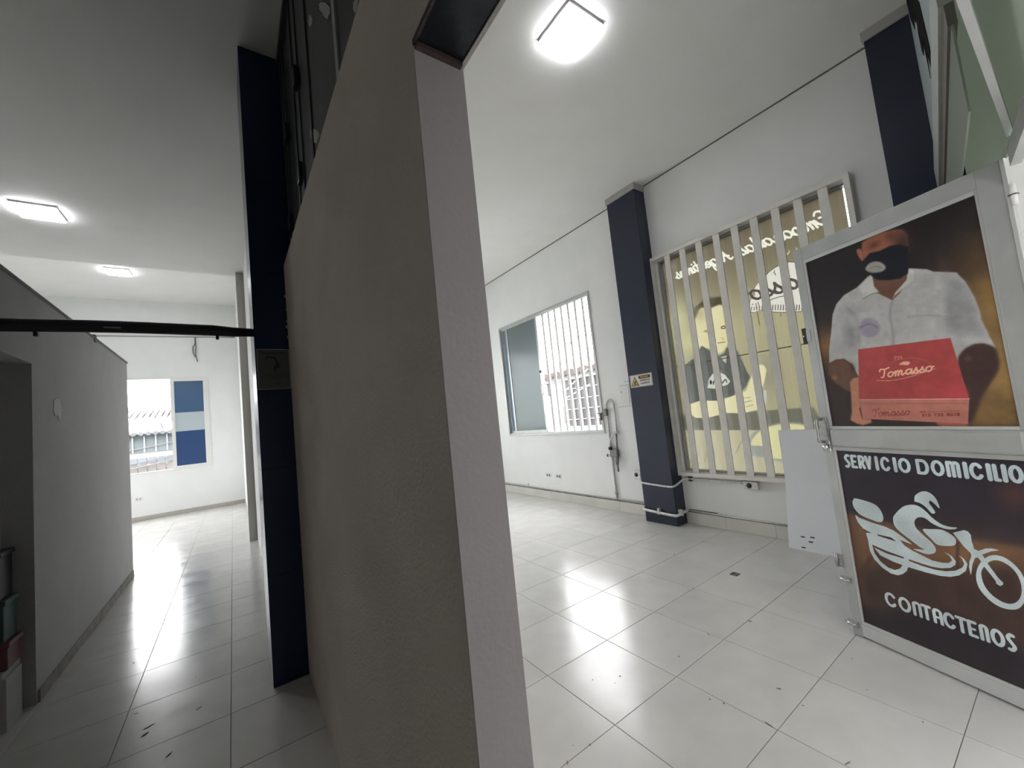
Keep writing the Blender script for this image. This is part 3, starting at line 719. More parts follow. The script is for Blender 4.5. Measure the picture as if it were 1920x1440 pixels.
# things glimpsed through the doorway
struct('wall_storeroom', B1(-1.62, -1.56, 3.2, 7.0, 0, 2.6), M_part)
def tub(name, x0, x1, y0, y1, z0, z1, m_, label):
    t_ = empty(name, ((x0 + x1) / 2, (y0 + y1) / 2, z0)); tag(t_, label, 'container', 'containers stacked inside the doorway')
    bx('body', (x0 + .01, x1 - .01, y0 + .01, y1 - .01, z0, z1 - .03), m_, t_, .008)
    bx('lid', (x0, x1, y0, y1, z1 - .03, z1), m_, t_, .006)
sp_ = empty('low_step', (-1.32, 3.85, 0)); tag(sp_, 'low grey step just inside the left doorway carrying the stacked tubs', 'step')
bx('tread', (-1.55, -1.135, 3.72, 3.97, .29, .325), M_part, sp_, .004)
for x0 in (-1.53, -1.165): bx('leg', (x0, x0 + .04, 3.74, 3.95, 0, .29), M_part, sp_)
tub('storage_tub', -1.5, -1.118, 3.76, 3.96, .325, .48, M_red, 'dull red plastic tub at the bottom of the stack in the left doorway')
tub('storage_tub', -1.5, -1.132, 3.76, 3.96, .481, .72, M_teal, 'dark teal plastic tub standing on the red one in the left doorway')
tub('storage_tub', -1.5, -1.148, 3.76, 3.96, .721, 1.0, M_black, 'black plastic tub on top of the teal one in the left doorway')

# ---- black pipe across the corridor
pp = empty('overhead_pipe', (-1.5, 3.1, 2.22)); tag(pp, 'thick black foam-wrapped pipe running across the corridor to the navy column', 'pipe')
pts = []; rad = []
for k in range(41):
    x = -4.19 + k * (4.33 / 40); sg = .006 * math.sin(k * .9); z = 2.222 + .003 * math.sin(k * .6); r_ = .0345
    if x > -.05: z -= .008 * min(1, (x + .05) / .1); r_ = .031 if x < .06 else .026
    pts.append((x + 1.5, sg * .3, z - 2.22)); rad.append(r_)
obj('sleeve', tube(NB(), pts, rad, 16), M_pipe, pp, True)
for x in (-.82, -.052): bx('clip', (x - .008, x + .008, 3.09, 3.11, 2.163, 2.20), M_black, pp)
tg = bx('tape_mark', (-.56, -.49, 3.064, 3.068, 2.21, 2.216), mat('grey_tape', (.35, .38, .42), .5), pp); 

# ================================================================== WINDOWS
def frame_rect(put, u0, u1, v0, v1, t): 
    bm = NB(); put(bm, u0, u1, v0, v0 + t); put(bm, u0, u1, v1 - t, v1); put(bm, u0, u0 + t, v0 + t, v1 - t); put(bm, u1 - t, u1, v0 + t, v1 - t); return bm
# window_1: open sliding window in the right wall
w1 = empty('window_1', (0, 0, 0)); w1['kind'] = 'structure'; tag(w1, 'aluminium sliding window half open in the right wall with a white grille outside')
Y0, Y1, Z0, Z1 = WR
spart('window_frame', frame_rect(putX(4.385, 4.47), Y0, Y1, Z0, Z1, .035), M_alu, w1)
spart('track', box(box(NB(), 4.41, 4.43, Y0 + .035, Y1 - .035, Z1 - .05, Z1 - .035), 4.41, 4.43, Y0 + .035, Y1 - .035, Z0 + .035, Z0 + .05), M_alu, w1)
sa = spart('sash', frame_rect(putX(4.395, 4.42), 5.34, 6.30, Z0 + .045, Z1 - .03, .045), M_alu, w1)
spart('pane', B1(4.404, 4.410, 5.385, 6.255, Z0 + .09, Z1 - .075), M_frost, sa)
hd = NB(); tube(hd, [(4.395, 5.372, 1.78), (4.372, 5.372, 1.79), (4.372, 5.372, 1.94), (4.395, 5.372, 1.95)], .006, 8); spart('handle', hd, M_white, sa)
spart('lock', B1(4.380, 4.395, 5.36, 5.385, 2.16, 2.20), M_black, sa)
sa2 = spart('sash', frame_rect(putX(4.432, 4.455), 5.50, 6.48, Z0 + .045, Z1 - .03, .045), M_alu, w1)
spart('pane', B1(4.441, 4.446, 5.545, 6.435, Z0 + .09, Z1 - .075), sheet('clear_blue_glass', (.20, .27, .32), .6, .1), sa2)
gr1 = empty('window_grille', (4.52, 5.3, Z0)); tag(gr1, 'white vertical bar grille outside the half-open window on the right wall', 'window grille')
for k in range(15):
    yb = 4.155 + k * .163
    bx('bar', (4.505, 4.53, yb - .022, yb + .022, Z0 + .03, Z1 - .03), M_white, gr1)
bx('rail', (4.50, 4.535, Y0, Y1, Z1 - .03, Z1), M_white, gr1); bx('rail', (4.50, 4.535, Y0, Y1, Z0, Z0 + .03), M_white, gr1)
# window_2: printed film behind flat bars
w2 = empty('window_2', (0, 0, 0)); w2['kind'] = 'structure'; tag(w2, 'barred window on the right wall covered by a backlit printed advertising film')
Y0, Y1, Z0, Z1 = WP
spart('window_frame', frame_rect(putX(4.44, 4.52), Y0, Y1, Z0, Z1, .03), M_alu, w2)
spart('inner_frame', frame_rect(putX(4.40, 4.43), Y0, Y1, Z0, Z1, .018), M_white, w2)
gr2 = empty('window_grille', (4.36, 1.95, .57)); tag(gr2, 'cream painted flat bar grille over the printed window on the right wall', 'window grille')
fb = frame_rect(putX(4.335, 4.40), .955, 2.945, .57, 3.24, .042)
bmesh.ops.translate(fb, verts=fb.verts, vec=(-4.36, -1.95, -.57)); obj('grille_frame', fb, M_bar, gr2)
for yb in (2.712, 2.512, 2.312, 2.112, 1.917, 1.727, 1.532, 1.343, 1.149):
    bx('bar', (4.352, 4.366, yb - .036, yb + .036, .60, 3.21), M_bar, gr2, .002)
W = Print(1040, 2905, 600, 3185, 2.0, (146, 134, 112))
yy = np.linspace(600, 3185, W.H)[:, None]; xx = np.linspace(1040, 2905, W.W)[None, :]
k_ = np.clip((2900 - yy) / 700, 0, 1)[..., None] * np.ones((1, W.W, 1)); W.a = W.a * (1 - k_) + np.array((196, 188, 152)) * k_
W.run(WIN, 1.9)
script(W, 'Empanadas', 1150, 2915, 74, 19, (250, 248, 240), slope=.004, slant=.25, stretch=1.13)
script(W, 'Argentinas', 2040, 2915, 70, 19, (250, 248, 240), slope=.004, slant=.25, stretch=1.06)
script(W, 'Tomasso', 1030, 2440, 100, 24, (112, 99, 96), slope=-.01, slant=.2, stretch=1.28)
W.stroke([(1040, 1880), (2905, 1870)], 9, (96, 84, 68), 0, False)
W.stroke([(2790, 1880), (2730, 1400)], 5, (180, 170, 140), 2, False)
W.a = 255 * (np.clip(W.a, 0, 255) / 255) ** 1.22
lum = W.a.mean(axis=2, keepdims=True); W.a = lum + (W.a - lum) * .72
imW = W.image('window_film_print')
M_wprint = print_mat('printed_window_film', imW, .24, .62, tint=(1.06, 1.0, .90))
fl = uvquad('advertising_film', [(4.500, 1.05, .60), (4.500, 2.905, .60), (4.500, 2.90, 3.182), (4.500, 1.045, 3.182)], M_wprint)
tag(fl, 'translucent printed film with a boy, an empanada and mirrored script across the barred window', 'poster')
spart('glass', B1(4.485, 4.490, Y0 + .03, Y1 - .03, Z0 + .03, Z1 - .03), M_glassc, w2)
# window_3: far room
w3 = empty('window_3', (0, 0, 0)); w3['kind'] = 'structure'; tag(w3, 'white sliding window half open in the far wall with blue film on its sash')
X0, X1, Z0, Z1 = WF
spart('window_frame', frame_rect(putY(12.385, 12.47), X0, X1, Z0, Z1, .035), M_white, w3)
sa = spart('sash', frame_rect(putY(12.395, 12.42), -1.165, -.475, Z0 + .02, Z1 - .03, .07), M_white, w3)
spart('film', box(NB(), -1.096, -.544, 12.404, 12.410, 2.36, Z1 - .10), M_blue2, sa)
spart('film', box(NB(), -1.096, -.544, 12.404, 12.410, 1.915, 2.36), M_wfilm, sa)
spart('film', box(NB(), -1.096, -.544, 12.404, 12.410, Z0 + .09, 1.915), M_blue, sa)
hd = NB(); tube(hd, [(-1.13, 12.395, 2.0), (-1.13, 12.365, 2.01), (-1.13, 12.365, 2.15), (-1.13, 12.395, 2.16)], .01, 8); spart('handle', hd, M_white, sa)
# portals: help the sky light in through the real openings
def portal(loc, rot, sx, sy):
    l = bpy.data.lights.new('portal', 'AREA'); l.shape = 'RECTANGLE'; l.size = sx; l.size_y = sy; l.cycles.is_portal = True
    o = bpy.data.objects.new('portal', l); COL.objects.link(o); o.location = loc; o.rotation_euler = rot
portal((4.6, 5.29, 2.145), (0, PI / 2, 0), 2.1, 2.4)
portal((4.6, 1.95, 1.9), (0, PI / 2, 0), 2.6, 1.9)
portal((-1.57, 12.6, 2.1), (-PI / 2, 0, 0), 2.2, 2.1)
portal((2.4, -.14, 2.1), (PI / 2, 0, 0), 3.9, 4.1)

# ================================================================== LAMPS
def led(x, y, z, s, label, rz=0):
    e = empty('ceiling_light', (x, y, z), rz); tag(e, label, 'ceiling light', 'square LED ceiling panels')
    obj('housing', B1(-s / 2, s / 2, -s / 2, s / 2, -.022, 0, bev=.004), M_ledf, e)
    obj('diffuser', B1(-s / 2 + .004, s / 2 - .004, -s / 2 + .004, s / 2 - .004, -.040, -.0215, bev=.008), M_led, e)
led(2.117, 1.828, 4.2, .335, 'square white LED panel on the ceiling of the right room')
led(-1.60, 6.18, 4.2, .34, 'square LED panel on the dark left ceiling above the partition')
led(-1.68, 10.41, 5.04, .36, 'square LED panel on the bright ceiling of the far left room')

# ================================================================== DOOR WITH POSTERS
DA = math.atan2(-.94403164, -.32985492)
dr = empty('door_1', (2.963, .98, 0), DA); dr['kind'] = 'structure'; tag(dr, 'open grey aluminium door carrying two printed poster panels')
DW, DH, DT = .93, 2.34, .040
def dbox(name, x0, x1, y0, y1, z0, z1, m_, par=dr, bev=.0015): return obj(name, B1(x0, x1, y0, y1, z0, z1, bev=bev), m_, par)
dbox('stile', 0, .052, 0, DT, .003, DH, M_aluD); dbox('stile', DW - .088, DW - .008, 0, DT, .003, DH, M_aluD)
dbox('edge_strip', DW - .008, DW + .006, -.006, DT + .004, .003, DH, M_aluL)
dbox('rail', .052, DW - .088, 0, DT, 2.262, DH, M_aluD); dbox('rail', .052, DW - .088, 0, DT, .012, .080, M_aluL)
md = NB(); box(md, .052, DW - .088, -.008, DT, 1.108, 1.214, bev=.012); obj('rail', md, M_aluD, dr)
for z0, z1 in ((.080, 1.108), (1.214, 2.262)):
    dbox('glazing_bead', .052, .064, .002, .016, z0, z1, M_aluL); dbox('glazing_bead', DW - .1, DW - .088, .002, .016, z0, z1, M_aluD)
    dbox('glazing_bead', .064, DW - .1, .002, .016, z1 - .022, z1, M_aluL if z1 > 2 else M_aluD); dbox('glazing_bead', .064, DW - .1, .002, .016, z0, z0 + .016, M_aluL)
G = Print(60, 846, 1225, 2245, 1.0, (31, 27, 30))
k_ = (np.clip(np.linspace(1.35, -.2, G.H), 0, 1)[:, None, None]) * (np.clip(np.linspace(1.0, .75, G.W), 0, 1)[None, :, None]); G.a = G.a * (1 - k_ * .25) + np.array((84, 58, 40)) * k_ * .25
G.run(MAN, 1.0)
script(G, 'Tomasso', 356, 1475, 24, 6.5, (212, 160, 128), slope=.042, slant=.1, stretch=1.34)
script(G, 'Tomasso', 290, 1275, 20, 4, (136, 56, 52), slope=.035, slant=.1, stretch=1.2, blur=.6)
# small printed phone number on the box front
SEG = {'3': [(0, 2), (1, 2), (1, 1), (.3, 1), (1, 1), (1, 0), (0, 0)], '1': [(.5, 0), (.5, 2)], '7': [(0, 2), (1, 2), (.4, 0)], '8': [(0, 0), (1, 0), (1, 2), (0, 2), (0, 0), (0, 1), (1, 1)], '0': [(0, 0), (1, 0), (1, 2), (0, 2), (0, 0)], '2': [(0, 2), (1, 2), (1, 1), (0, 1), (0, 0), (1, 0)]}
x = 505
for ch in '313 733 8018':
    if ch != ' ': G.stroke([(x + a * 7, 1282 + b * 5.5) for a, b in SEG[ch]], 3.2, (128, 52, 50), .7, False)
    x += 12
G.stroke([(500, 1303), (520, 1304)], 5, (130, 54, 52), 1, False); G.stroke([(525, 1303), (648, 1304)], 1.6, (130, 54, 52), .8, False)
rg_ = np.random.RandomState(5)
def grain(P_, s_, a_):
    n_ = rg_.rand(P_.H // s_ + 3, P_.W // s_ + 3)
    yi = np.linspace(0, P_.H / s_, P_.H); xi = np.linspace(0, P_.W / s_, P_.W); y0_ = yi.astype(int); x0_ = xi.astype(int)
    fy = (yi - y0_)[:, None]; fx = (xi - x0_)[None, :]; fy = fy * fy * (3 - 2 * fy); fx = fx * fx * (3 - 2 * fx)
    v = (n_[y0_][:, x0_] * (1 - fy) * (1 - fx) + n_[y0_ + 1][:, x0_] * fy * (1 - fx) + n_[y0_][:, x0_ + 1] * (1 - fy) * fx + n_[y0_ + 1][:, x0_ + 1] * fy * fx)
    P_.a *= 1 + a_ * (v[..., None] - .5)
lum = G.a.mean(axis=2, keepdims=True); G.a = lum + (G.a - lum) * .84
grain(G, 60, .09); grain(G, 22, .08); grain(G, 3, .06)
M_p1 = print_mat('poster_print_upper', G.image('poster_delivery_man'), 1.5)
P1_ = uvquad('poster', [(.060, .010, 1.222), (.846, .010, 1.222), (.846, .010, 2.248), (.060, .010, 2.248)], M_p1, dr, (0, .006, 0))
P1_['label'] = 'printed photo of a masked man in a white shirt holding a red box'
G2 = Print(60, 846, 88, 1100, 1.0, (42, 37, 46))
G2.run(MOTO, 1.0)
lt = 'SERVICIODOMICILIO'
us = [(.099, .131), (.134, .169), (.173, .209), (.208, .244), (.256, .278), (.284, .332), (.343, .361), (.366, .42), (.443, .495), (.502, .554), (.56, .612), (.622, .638), (.642, .691), (.699, .715), (.719, .743), (.747, .762), (.766, .811)]
for ch, (a, b) in zip(lt, us): deco(G2, ch, a * 1000, b * 1000, 986, 1063, 14.5, (186, 200, 203))
us = [(.194, .25), (.257, .313), (.32, .359), (.36, .397), (.403, .443), (.444, .492), (.493, .531), (.533, .568), (.573, .606), (.61, .656), (.66, .690)]
for ch, (a, b) in zip('CONTACTENOS', us): deco(G2, ch, a * 1000, b * 1000, 246, 322, 13.5, (186, 198, 201))
grain(G2, 70, .16); grain(G2, 3, .08)
M_p2 = print_mat('poster_print_lower', G2.image('poster_motorbike'), 1.15)
P2_ = uvquad('poster', [(.060, .010, .086), (.846, .010, .086), (.846, .010, 1.102), (.060, .010, 1.102)], M_p2, dr, (0, .006, 0))
P2_['label'] = 'dark printed panel with a white motorbike emblem and delivery lettering'
# hardware
hp = obj('handle', B1(-.004, .046, -.006, .0, 1.075, 1.285, bev=.002), M_hinge, dr)
gb = NB(); tube(gb, smoothp([(.012, -.004, 1.275), (.012, -.045, 1.268), (.012, -.048, 1.20), (.012, -.045, 1.145), (.012, -.004, 1.135)], 5), .009, 10); obj('grip', gb, M_hinge, hp, True)
kb = NB(); cyl(kb, (.024, 0, 1.108), (.024, -.03, 1.108), .014, 18); obj('knob', kb, M_chrome, hp, True)
obj('bright_edge', B1(.040, .046, -.009, -.005, 1.078, 1.283), M_chrome, hp)
lt_ = obj('latch', B1(-.022, .004, -.004, .022, 1.745, 1.845, bev=.002), M_black, dr)
obj('strike_plate', B1(.004, .030, -.003, 0, 1.76, 1.83), M_aluD, lt_)
obj('bolt', B1(-.014, -.008, -.008, -.003, 1.79, 1.80), M_chrome, lt_)
def hinge(z0, z1, x0, x1):
    hh = obj('hinge', B1(x0, x1, -.006, .0, z0, z1, bev=.002), M_hinge, dr)
    c = NB(); cyl(c, ((x0 + x1) / 2 - .006, -.010, z0), ((x0 + x1) / 2 - .006, -.010, z1), .008, 12); obj('knuckle', c, M_hinge, hh, True)
    for dz in (.25, .75):
        for dx in (.22, .8):
            s_ = NB(); cyl(s_, (x0 + (x1 - x0) * dx, -.006, z0 + (z1 - z0) * dz), (x0 + (x1 - x0) * dx, -.009, z0 + (z1 - z0) * dz), .004, 8); obj('screw', s_, M_chrome, hh)
hinge(.385, .462, -.044, .004)
for z in (.318, .065):
    q = obj('bolt_catch', B1(-.022, .036, -.010, .0, z - .016, z + .018, bev=.002), M_hinge, dr)
    c = NB(); cyl(c, (-.034, -.006, z), (.02, -.012, z - .004), .006, 10); obj('bolt', c, M_chrome, q, True)
    c = NB(); cyl(c, (.026, -.010, z), (.026, -.016, z), .006, 10); obj('screw', c, M_chrome, q, True)
# hinge side hardware
for z in (2.135, 1.2, .35):
    c = NB(); cyl(c, (DW + .012, -.002, z), (DW + .012, -.002, z + .085), .010, 14); hh = obj('pivot_hinge', c, M_white, dr, True)
    obj('pivot_gap', B1(DW + .0, DW + .024, -.014, .01, z + .041, z + .044), M_black, hh)

# ---- shopfront beside and above the door
def qframe():
    A = Vector((3.301, .305, 0)); d_ = Vector((-.98939865, -.14522504, 0)); return A, d_
QA, QD = qframe(); QN = Vector((QD.y, -QD.x, 0))      # points to the street side
if QN.y > 0: QN = -QN
def qbox(bm, s0, s1, t0, t1, z0, z1):
    vs = [bm.verts.new(QA + QD * s + QN * t + Vector((0, 0, z))) for s in (s0, s1) for t in (t0, t1) for z in (z0, z1)]
    for f in [(0, 1, 3, 2), (4, 6, 7, 5), (0, 4, 5, 1), (2, 3, 7, 6), (0, 2, 6, 4), (1, 5, 7, 3)]: bm.faces.new([vs[i] for i in f])
    return bm
w4 = empty('window_4', (0, 0, 0)); w4['kind'] = 'structure'; tag(w4, 'greenish dusty transom glazing above the poster door at the upper right corner')
S0, S1 = -.95, 1.25
spart('rail', qbox(NB(), S0, S1, -.025, .025, 2.74, 2.93), M_alu, w4)
spart('rail_lower_strip', qbox(NB(), S0, S1, -.012, .012, 2.66, 2.74), mat('brown_strip', (.13, .12, .11), .6), w4)  # narrow brown strip directly below the rail
spart('pane', qbox(NB(), S0, S1, -.004, .002, 2.345, 2.66), M_green2, w4)
spart('pane', qbox(NB(), S0, S1, -.004, .002, 2.93, 4.19), M_wfilm, w4)
tf = [(-.62, 4.15), (.20, 3.46), (.23, 3.38), (.33, 3.07), (.30, 3.00), (.20, 3.05), (.10, 3.22), (.07, 3.35), (.02, 3.12), (-.02, 3.38), (-.16, 3.36), (-.24, 3.44), (-.26, 3.56), (-.16, 3.62), (-.30, 3.66), (-.42, 3.78), (-.50, 3.74), (-.72, 3.96), (-.80, 4.15)]
spart('torn_film', plate(NB(), tf, .002, (QA - QN * .006, QD, (0, 0, 1), -QN)), mat('torn_black_film', (.012, .012, .012), .9, spec=.05), w4)
PA, PD = Vector((2.66, .10, 0)), Vector((-.989, -.148, 0)).normalized(); PN = Vector((PD.y, -PD.x, 0))
if PN.y > 0: PN = -PN
def pbox(bm, s0, s1, t0, t1, z0, z1):
    vs = [bm.verts.new(PA + PD * s + PN * t + Vector((0, 0, z))) for s in (s0, s1) for t in (t0, t1) for z in (z0, z1)]
    for f in [(0, 1, 3, 2), (4, 6, 7, 5), (0, 4, 5, 1), (2, 3, 7, 6), (0, 2, 6, 4), (1, 5, 7, 3)]: bm.faces.new([vs[i] for i in f])
    return bm
spart('header', pbox(NB(), .12, 1.68, .0, .03, 2.262, 2.335), M_alu, w4)
spart('pane', pbox(NB(), -1.7, 1.68, .010, .016, 2.345, 4.19), M_green, w4)
cb = NB(); box(cb, 1.10, 2.46, .056, .074, 2.352, 2.392); spart('canopy_rail', cb, M_alu, w4)
spart('post', box(NB(), 2.672, 2.76, -.15, .096, 0, 2.34), M_white, w4)
# fixed glazed panel between the hinge post and the corner column
w5 = empty('window_5', (0, 0, 0)); w5['kind'] = 'structure'; tag(w5, 'frosted fixed panel of the shopfront behind the open poster door')
spart('pane', qbox(NB(), S0, .50, .03, .036, .05, 2.345), M_sheet, w5)
spart('frame', qbox(qbox(NB(), S0, .55, .01, .05, 0, .05), .50, .55, 0, .05, .05, 2.345), M_alu, w5)

# ---- curved white acrylic sheet leaning on the barred window
ac = NB()
prof = [(4.195, .001), (4.225, .15), (4.262, .32), (4.298, .47), (4.322, .58), (4.330, .68), (4.333, 1.080)]
y_a, y_b = 1.785, 1.10
def lerp_y(z): return y_a
va = [(x - .003, y_a, z) for x, z in prof]; vb = [(x - .003, y_b, z) for x, z in prof]
va2 = [(x, y_a, z) for x, z in prof]; vb2 = [(x, y_b, z) for x, z in prof]
A1 = [ac.verts.new(v) for v in va]; A2 = [ac.verts.new(v) for v in vb]; A3 = [ac.verts.new(v) for v in va2]; A4 = [ac.verts.new(v) for v in vb2]
for i in range(len(prof) - 1):
    ac.faces.new((A1[i], A2[i], A2[i + 1], A1[i + 1])); ac.faces.new((A3[i], A3[i + 1], A4[i + 1], A4[i]))
    ac.faces.new((A1[i], A1[i + 1], A3[i + 1], A3[i])); ac.faces.new((A2[i], A4[i], A4[i + 1], A2[i + 1]))
ac.faces.new((A1[0], A3[0], A4[0], A2[0])); ac.faces.new((A1[-1], A2[-1], A4[-1], A3[-1]))
acs = obj('acrylic_sheet', ac, M_sheet); tag(acs, 'curved frosted white acrylic sheet leaning on the barred window beside the door', 'sheet')
for y, z in ((1.665, .118), (1.59, .125), (1.605, .085), (1.665, .028)):
    x = 4.195 + z * .2 - .004
    obj('slot', B1(x - .002, x, y - .016, y + .016, z - .005, z + .005), M_black, acs)

# ================================================================== SMALL THINGS ON THE RIGHT WALL
def rod(name, pts, r, m_, parent, seg=10, sm=True):
    l = parent.location; bm = tube(NB(), [(a - l.x, b - l.y, c - l.z) for a, b, c in pts], r, seg); return obj(name, bm, m_, parent, sm)
gp = empty('gas_pipe', (4.38, 3.9, .15)); tag(gp, 'thin grey gas pipe loop with regulator and valve beside the navy column', 'gas pipe')
rod('riser', [(4.385, 3.978, .15), (4.385, 3.978, .85), (4.382, 3.968, 1.40), (4.38, 3.962, 1.50)], .011, M_gas, gp)
rod('loop', smoothp([(4.38, 3.962, 1.50), (4.38, 3.93, 1.555), (4.38, 3.89, 1.565), (4.38, 3.845, 1.548), (4.38, 3.826, 1.50)], 5), .010, M_gas, gp)
rod('downpipe', [(4.38, 3.826, 1.50), (4.382, 3.83, 1.10)], .010, M_gas, gp)
rod('branch', [(4.375, 4.15, 1.385), (4.375, 3.97, 1.385)], .011, M_brass, gp)
bx('valve', (4.35, 4.392, 3.955, 4.02, 1.34, 1.44), M_brass, gp, .008)
rod('stub', [(4.37, 4.09, 1.385), (4.37, 4.09, 1.28)], .014, M_brass, gp)
rod('hose', smoothp([(4.37, 3.83, 1.10), (4.35, 3.88, 1.07), (4.345, 3.94, .99), (4.35, 3.965, .90), (4.36, 3.96, .86)], 5), .011, M_conduit, gp)
rod('nut', [(4.37, 3.80, 1.098), (4.37, 3.86, 1.098)], .020, M_gas, gp)
rod('stem', [(4.37, 3.835, 1.08), (4.36, 3.845, .86)], .012, M_brass, gp)
rg = bx('regulator', (4.33, 4.39, 3.835, 3.965, .76, .86), M_brass, gp, .012)
rod('cap', [(4.355, 3.965, .86), (4.355, 3.965, .90)], .026, M_black, gp)
rod('side_port', [(4.36, 4.03, .778), (4.36, 3.95, .776)], .013, M_gas, gp)
rod('knob', [(4.36, 4.035, .778), (4.36, 4.02, .778)], .020, M_black, gp)
rod('lower_port', [(4.355, 3.86, .78), (4.355, 3.868, .66)], [.028, .020], M_brass, gp)
rod('outlet_tube', [(4.355, 3.868, .66), (4.358, 3.870, .56)], .015, M_brass, gp)
rod('clamp', [(4.378, 3.955, .25), (4.378, 4.0, .25)], .016, M_gas, gp)
# conduit along the wall, just above the skirting
c1 = empty('wall_conduit', (4.39, 5.5, .17)); tag(c1, 'thin pale conduit running along the right wall above the skirting', 'conduit')
rod('tube', [(4.388, 7.7, .185), (4.388, 6.9, .18), (4.388, 4.0, .175), (4.388, 3.385, .175)], .009, M_conduit, c1)
bx('clip', (4.375, 4.399, 6.05, 6.08, .165, .215), M_conduit, c1)
c2 = empty('column_conduit', (4.18, 3.1, .48)); tag(c2, 'pale conduit bent round the navy column at knee height to the socket box', 'conduit')
rod('tube', smoothp([(4.39, 3.40, .50), (4.30, 3.395, .495), (4.205, 3.385, .485), (4.182, 3.33, .478), (4.182, 3.15, .468), (4.182, 2.99, .462), (4.19, 2.93, .465), (4.25, 2.91, .48), (4.33, 2.90, .51), (4.372, 2.86, .53), (4.378, 2.75, .532), (4.378, 2.21, .532)], 4), .012, M_conduit, c2)
bx('clip', (4.368, 4.399, 2.795, 2.83, .505, .56), M_black, c2)
rod('gland', [(4.378, 2.26, .532), (4.378, 2.20, .532)], .018, M_gas, c2)
c3 = empty('column_conduit', (4.18, 3.1, .14)); tag(c3, 'pale peeling conduit wrapped round the foot of the navy column', 'conduit')
rod('tube', smoothp([(4.39, 3.40, .15), (4.28, 3.395, .15), (4.20, 3.39, .15), (4.180, 3.34, .146), (4.180, 3.15, .137), (4.180, 2.98, .130), (4.19, 2.92, .132), (4.27, 2.912, .145), (4.385, 2.90, .155)], 4), .017, M_conduit, c3)
bx('clip', (4.160, 4.199, 3.14, 3.165, .12, .19), M_conduit, c3); bx('clip', (4.24, 4.27, 2.885, 2.934, .12, .19), M_conduit, c3)
rod('tube_end', [(4.385, 2.90, .155), (4.385, 2.2, .150), (4.385, 1.80, .15)], .009, M_conduit, c3)
bx('stain', (4.396, 4.3995, 2.55, 2.88, .12, .17), mat('grease_stain', (.18, .17, .16), .8), c3)
def socket(x, y, z, w_, h_, d_, label, group=None):
    e = empty('wall_socket', (x, y, z)); tag(e, label, 'socket', group)
    obj('plate', B1(-d_, 0, -w_ / 2, w_ / 2, -h_ / 2, h_ / 2, bev=.003), M_conduit, e)
    c = NB(); cyl(c, (-d_, .012, 0), (-d_ - .006, .012, 0), .026, 20); obj('receptacle', c, M_black, e, True)
    c = NB(); cyl(c, (-d_, -w_ * .32, 0), (-d_ - .003, -w_ * .32, 0), .005, 8); obj('screw', c, M_gas, e)
    return e
socket(4.399, 3.575, .53, .10, .13, .02, 'small socket plate with a round black outlet beside the navy column')
socket(4.399, 2.13, .515, .14, .078, .045, 'grey metal socket box with a round black outlet under the barred window')
def outlet(x, y, z, ax, label, grp='white double outlets low on the walls'):
    e = empty('wall_outlet', (x, y, z), 0 if ax == 'x' else PI / 2 * 0); tag(e, label, 'outlet')
    if ax == 'x':
        obj('plate', B1(-.007, 0, -.06, .06, -.036, .036, bev=.002), M_white, e)
        for d in (-.028, .028): obj('receptacle', B1(-.009, -.006, d - .016, d + .016, -.018, .018), M_greyw, e)
    else:
        obj('plate', B1(-.06, .06, -.008, 0, -.042, .042, bev=.002), M_white, e)
        for d in (-.028, .028): obj('receptacle', B1(d - .016, d + .016, -.010, -.007, -.022, .022), mat('outlet_grey', (.40, .40, .39), .6), e)
outlet(4.399, 5.46, .405, 'x', 'white double outlet low on the right wall, farther of the two')
outlet(4.399, 5.20, .400, 'x', 'white double outlet low on the right wall, nearer to the gas pipe')
outlet(-1.78, 12.399, .48, 'y', 'white double outlet low on the far wall under the window')
# flush cover beside the column
cv_ = empty('wall_cover', (4.399, 3.63, 1.6)); tag(cv_, 'flush white painted cover plate on the wall left of the navy column', 'cover plate')
obj('plate', B1(-.006, 0, -.075, .075, -.125, .125, bev=.002), M_white, cv_)
obj('screw', B1(-.009, -.006, .045, .052, .03, .06), M_greyw, cv_)
for z, y0, y1 in ((1.78, 3.53, 3.62), (1.735, 3.54, 3.72), (1.445, 3.53, 3.77)):
    bx('scratch', (4.3975, 4.3995, y0, y1, z - .003, z + .003), mat('scratch_grey', (.40, .40, .39), .8), cv_)
cb_ = obj('column_cable', tube(NB(), [(4.395, 3.392, 1.10), (4.393, 3.386, .80), (4.393, 3.392, .60), (4.39, 3.40, .49)], .006, 8), M_conduit); tag(cb_, 'thin pale cable down the wall edge beside the navy column', 'cable')

# danger sign on the navy column (front face, reads along -Y)
ds = empty('warning_sign', (4.199, 3.185, 1.753)); tag(ds, 'white hot-surface warning sign with a yellow triangle on the navy column', 'sign')
# local: text right = -Y, up = Z, toward the room = -X
SU, SV, SN = Vector((0, -1, 0)), Vector((0, 0, 1)), Vector((-1, 0, 0))
def sp(name, outline, off, m_, th=.0008): return obj(name, plate(NB(), outline, th, (SN * off, SU, SV, SN)), m_, ds)
def rect(a, b, c, d): return [(a, c), (b, c), (b, d), (a, d)]
sp('board', rect(-.165, .165, -.078, .078), 0, M_signw, .003)
for r_ in (rect(-.157, .157, .069, .072), rect(-.157, .157, -.072, -.069), rect(-.157, -.154, -.069, .069), rect(.154, .157, -.069, .069)): sp('border', r_, .003, M_ink)
sp('triangle', [(-.150, -.060), (-.030, -.060), (-.090, .058)], .003, M_ink); sp('triangle_fill', [(-.136, -.052), (-.044, -.052), (-.090, .040)], .0038, M_yel)
sp('symbol', [(-.112, -.022), (-.09, -.006), (-.064, .008), (-.068, -.008), (-.085, -.02), (-.082, -.034), (-.100, -.034), (-.104, -.024)], .0046, M_ink)
sp('symbol', [(-.118, -.048), (-.062, -.048), (-.066, -.041), (-.114, -.041)], .0046, M_ink)
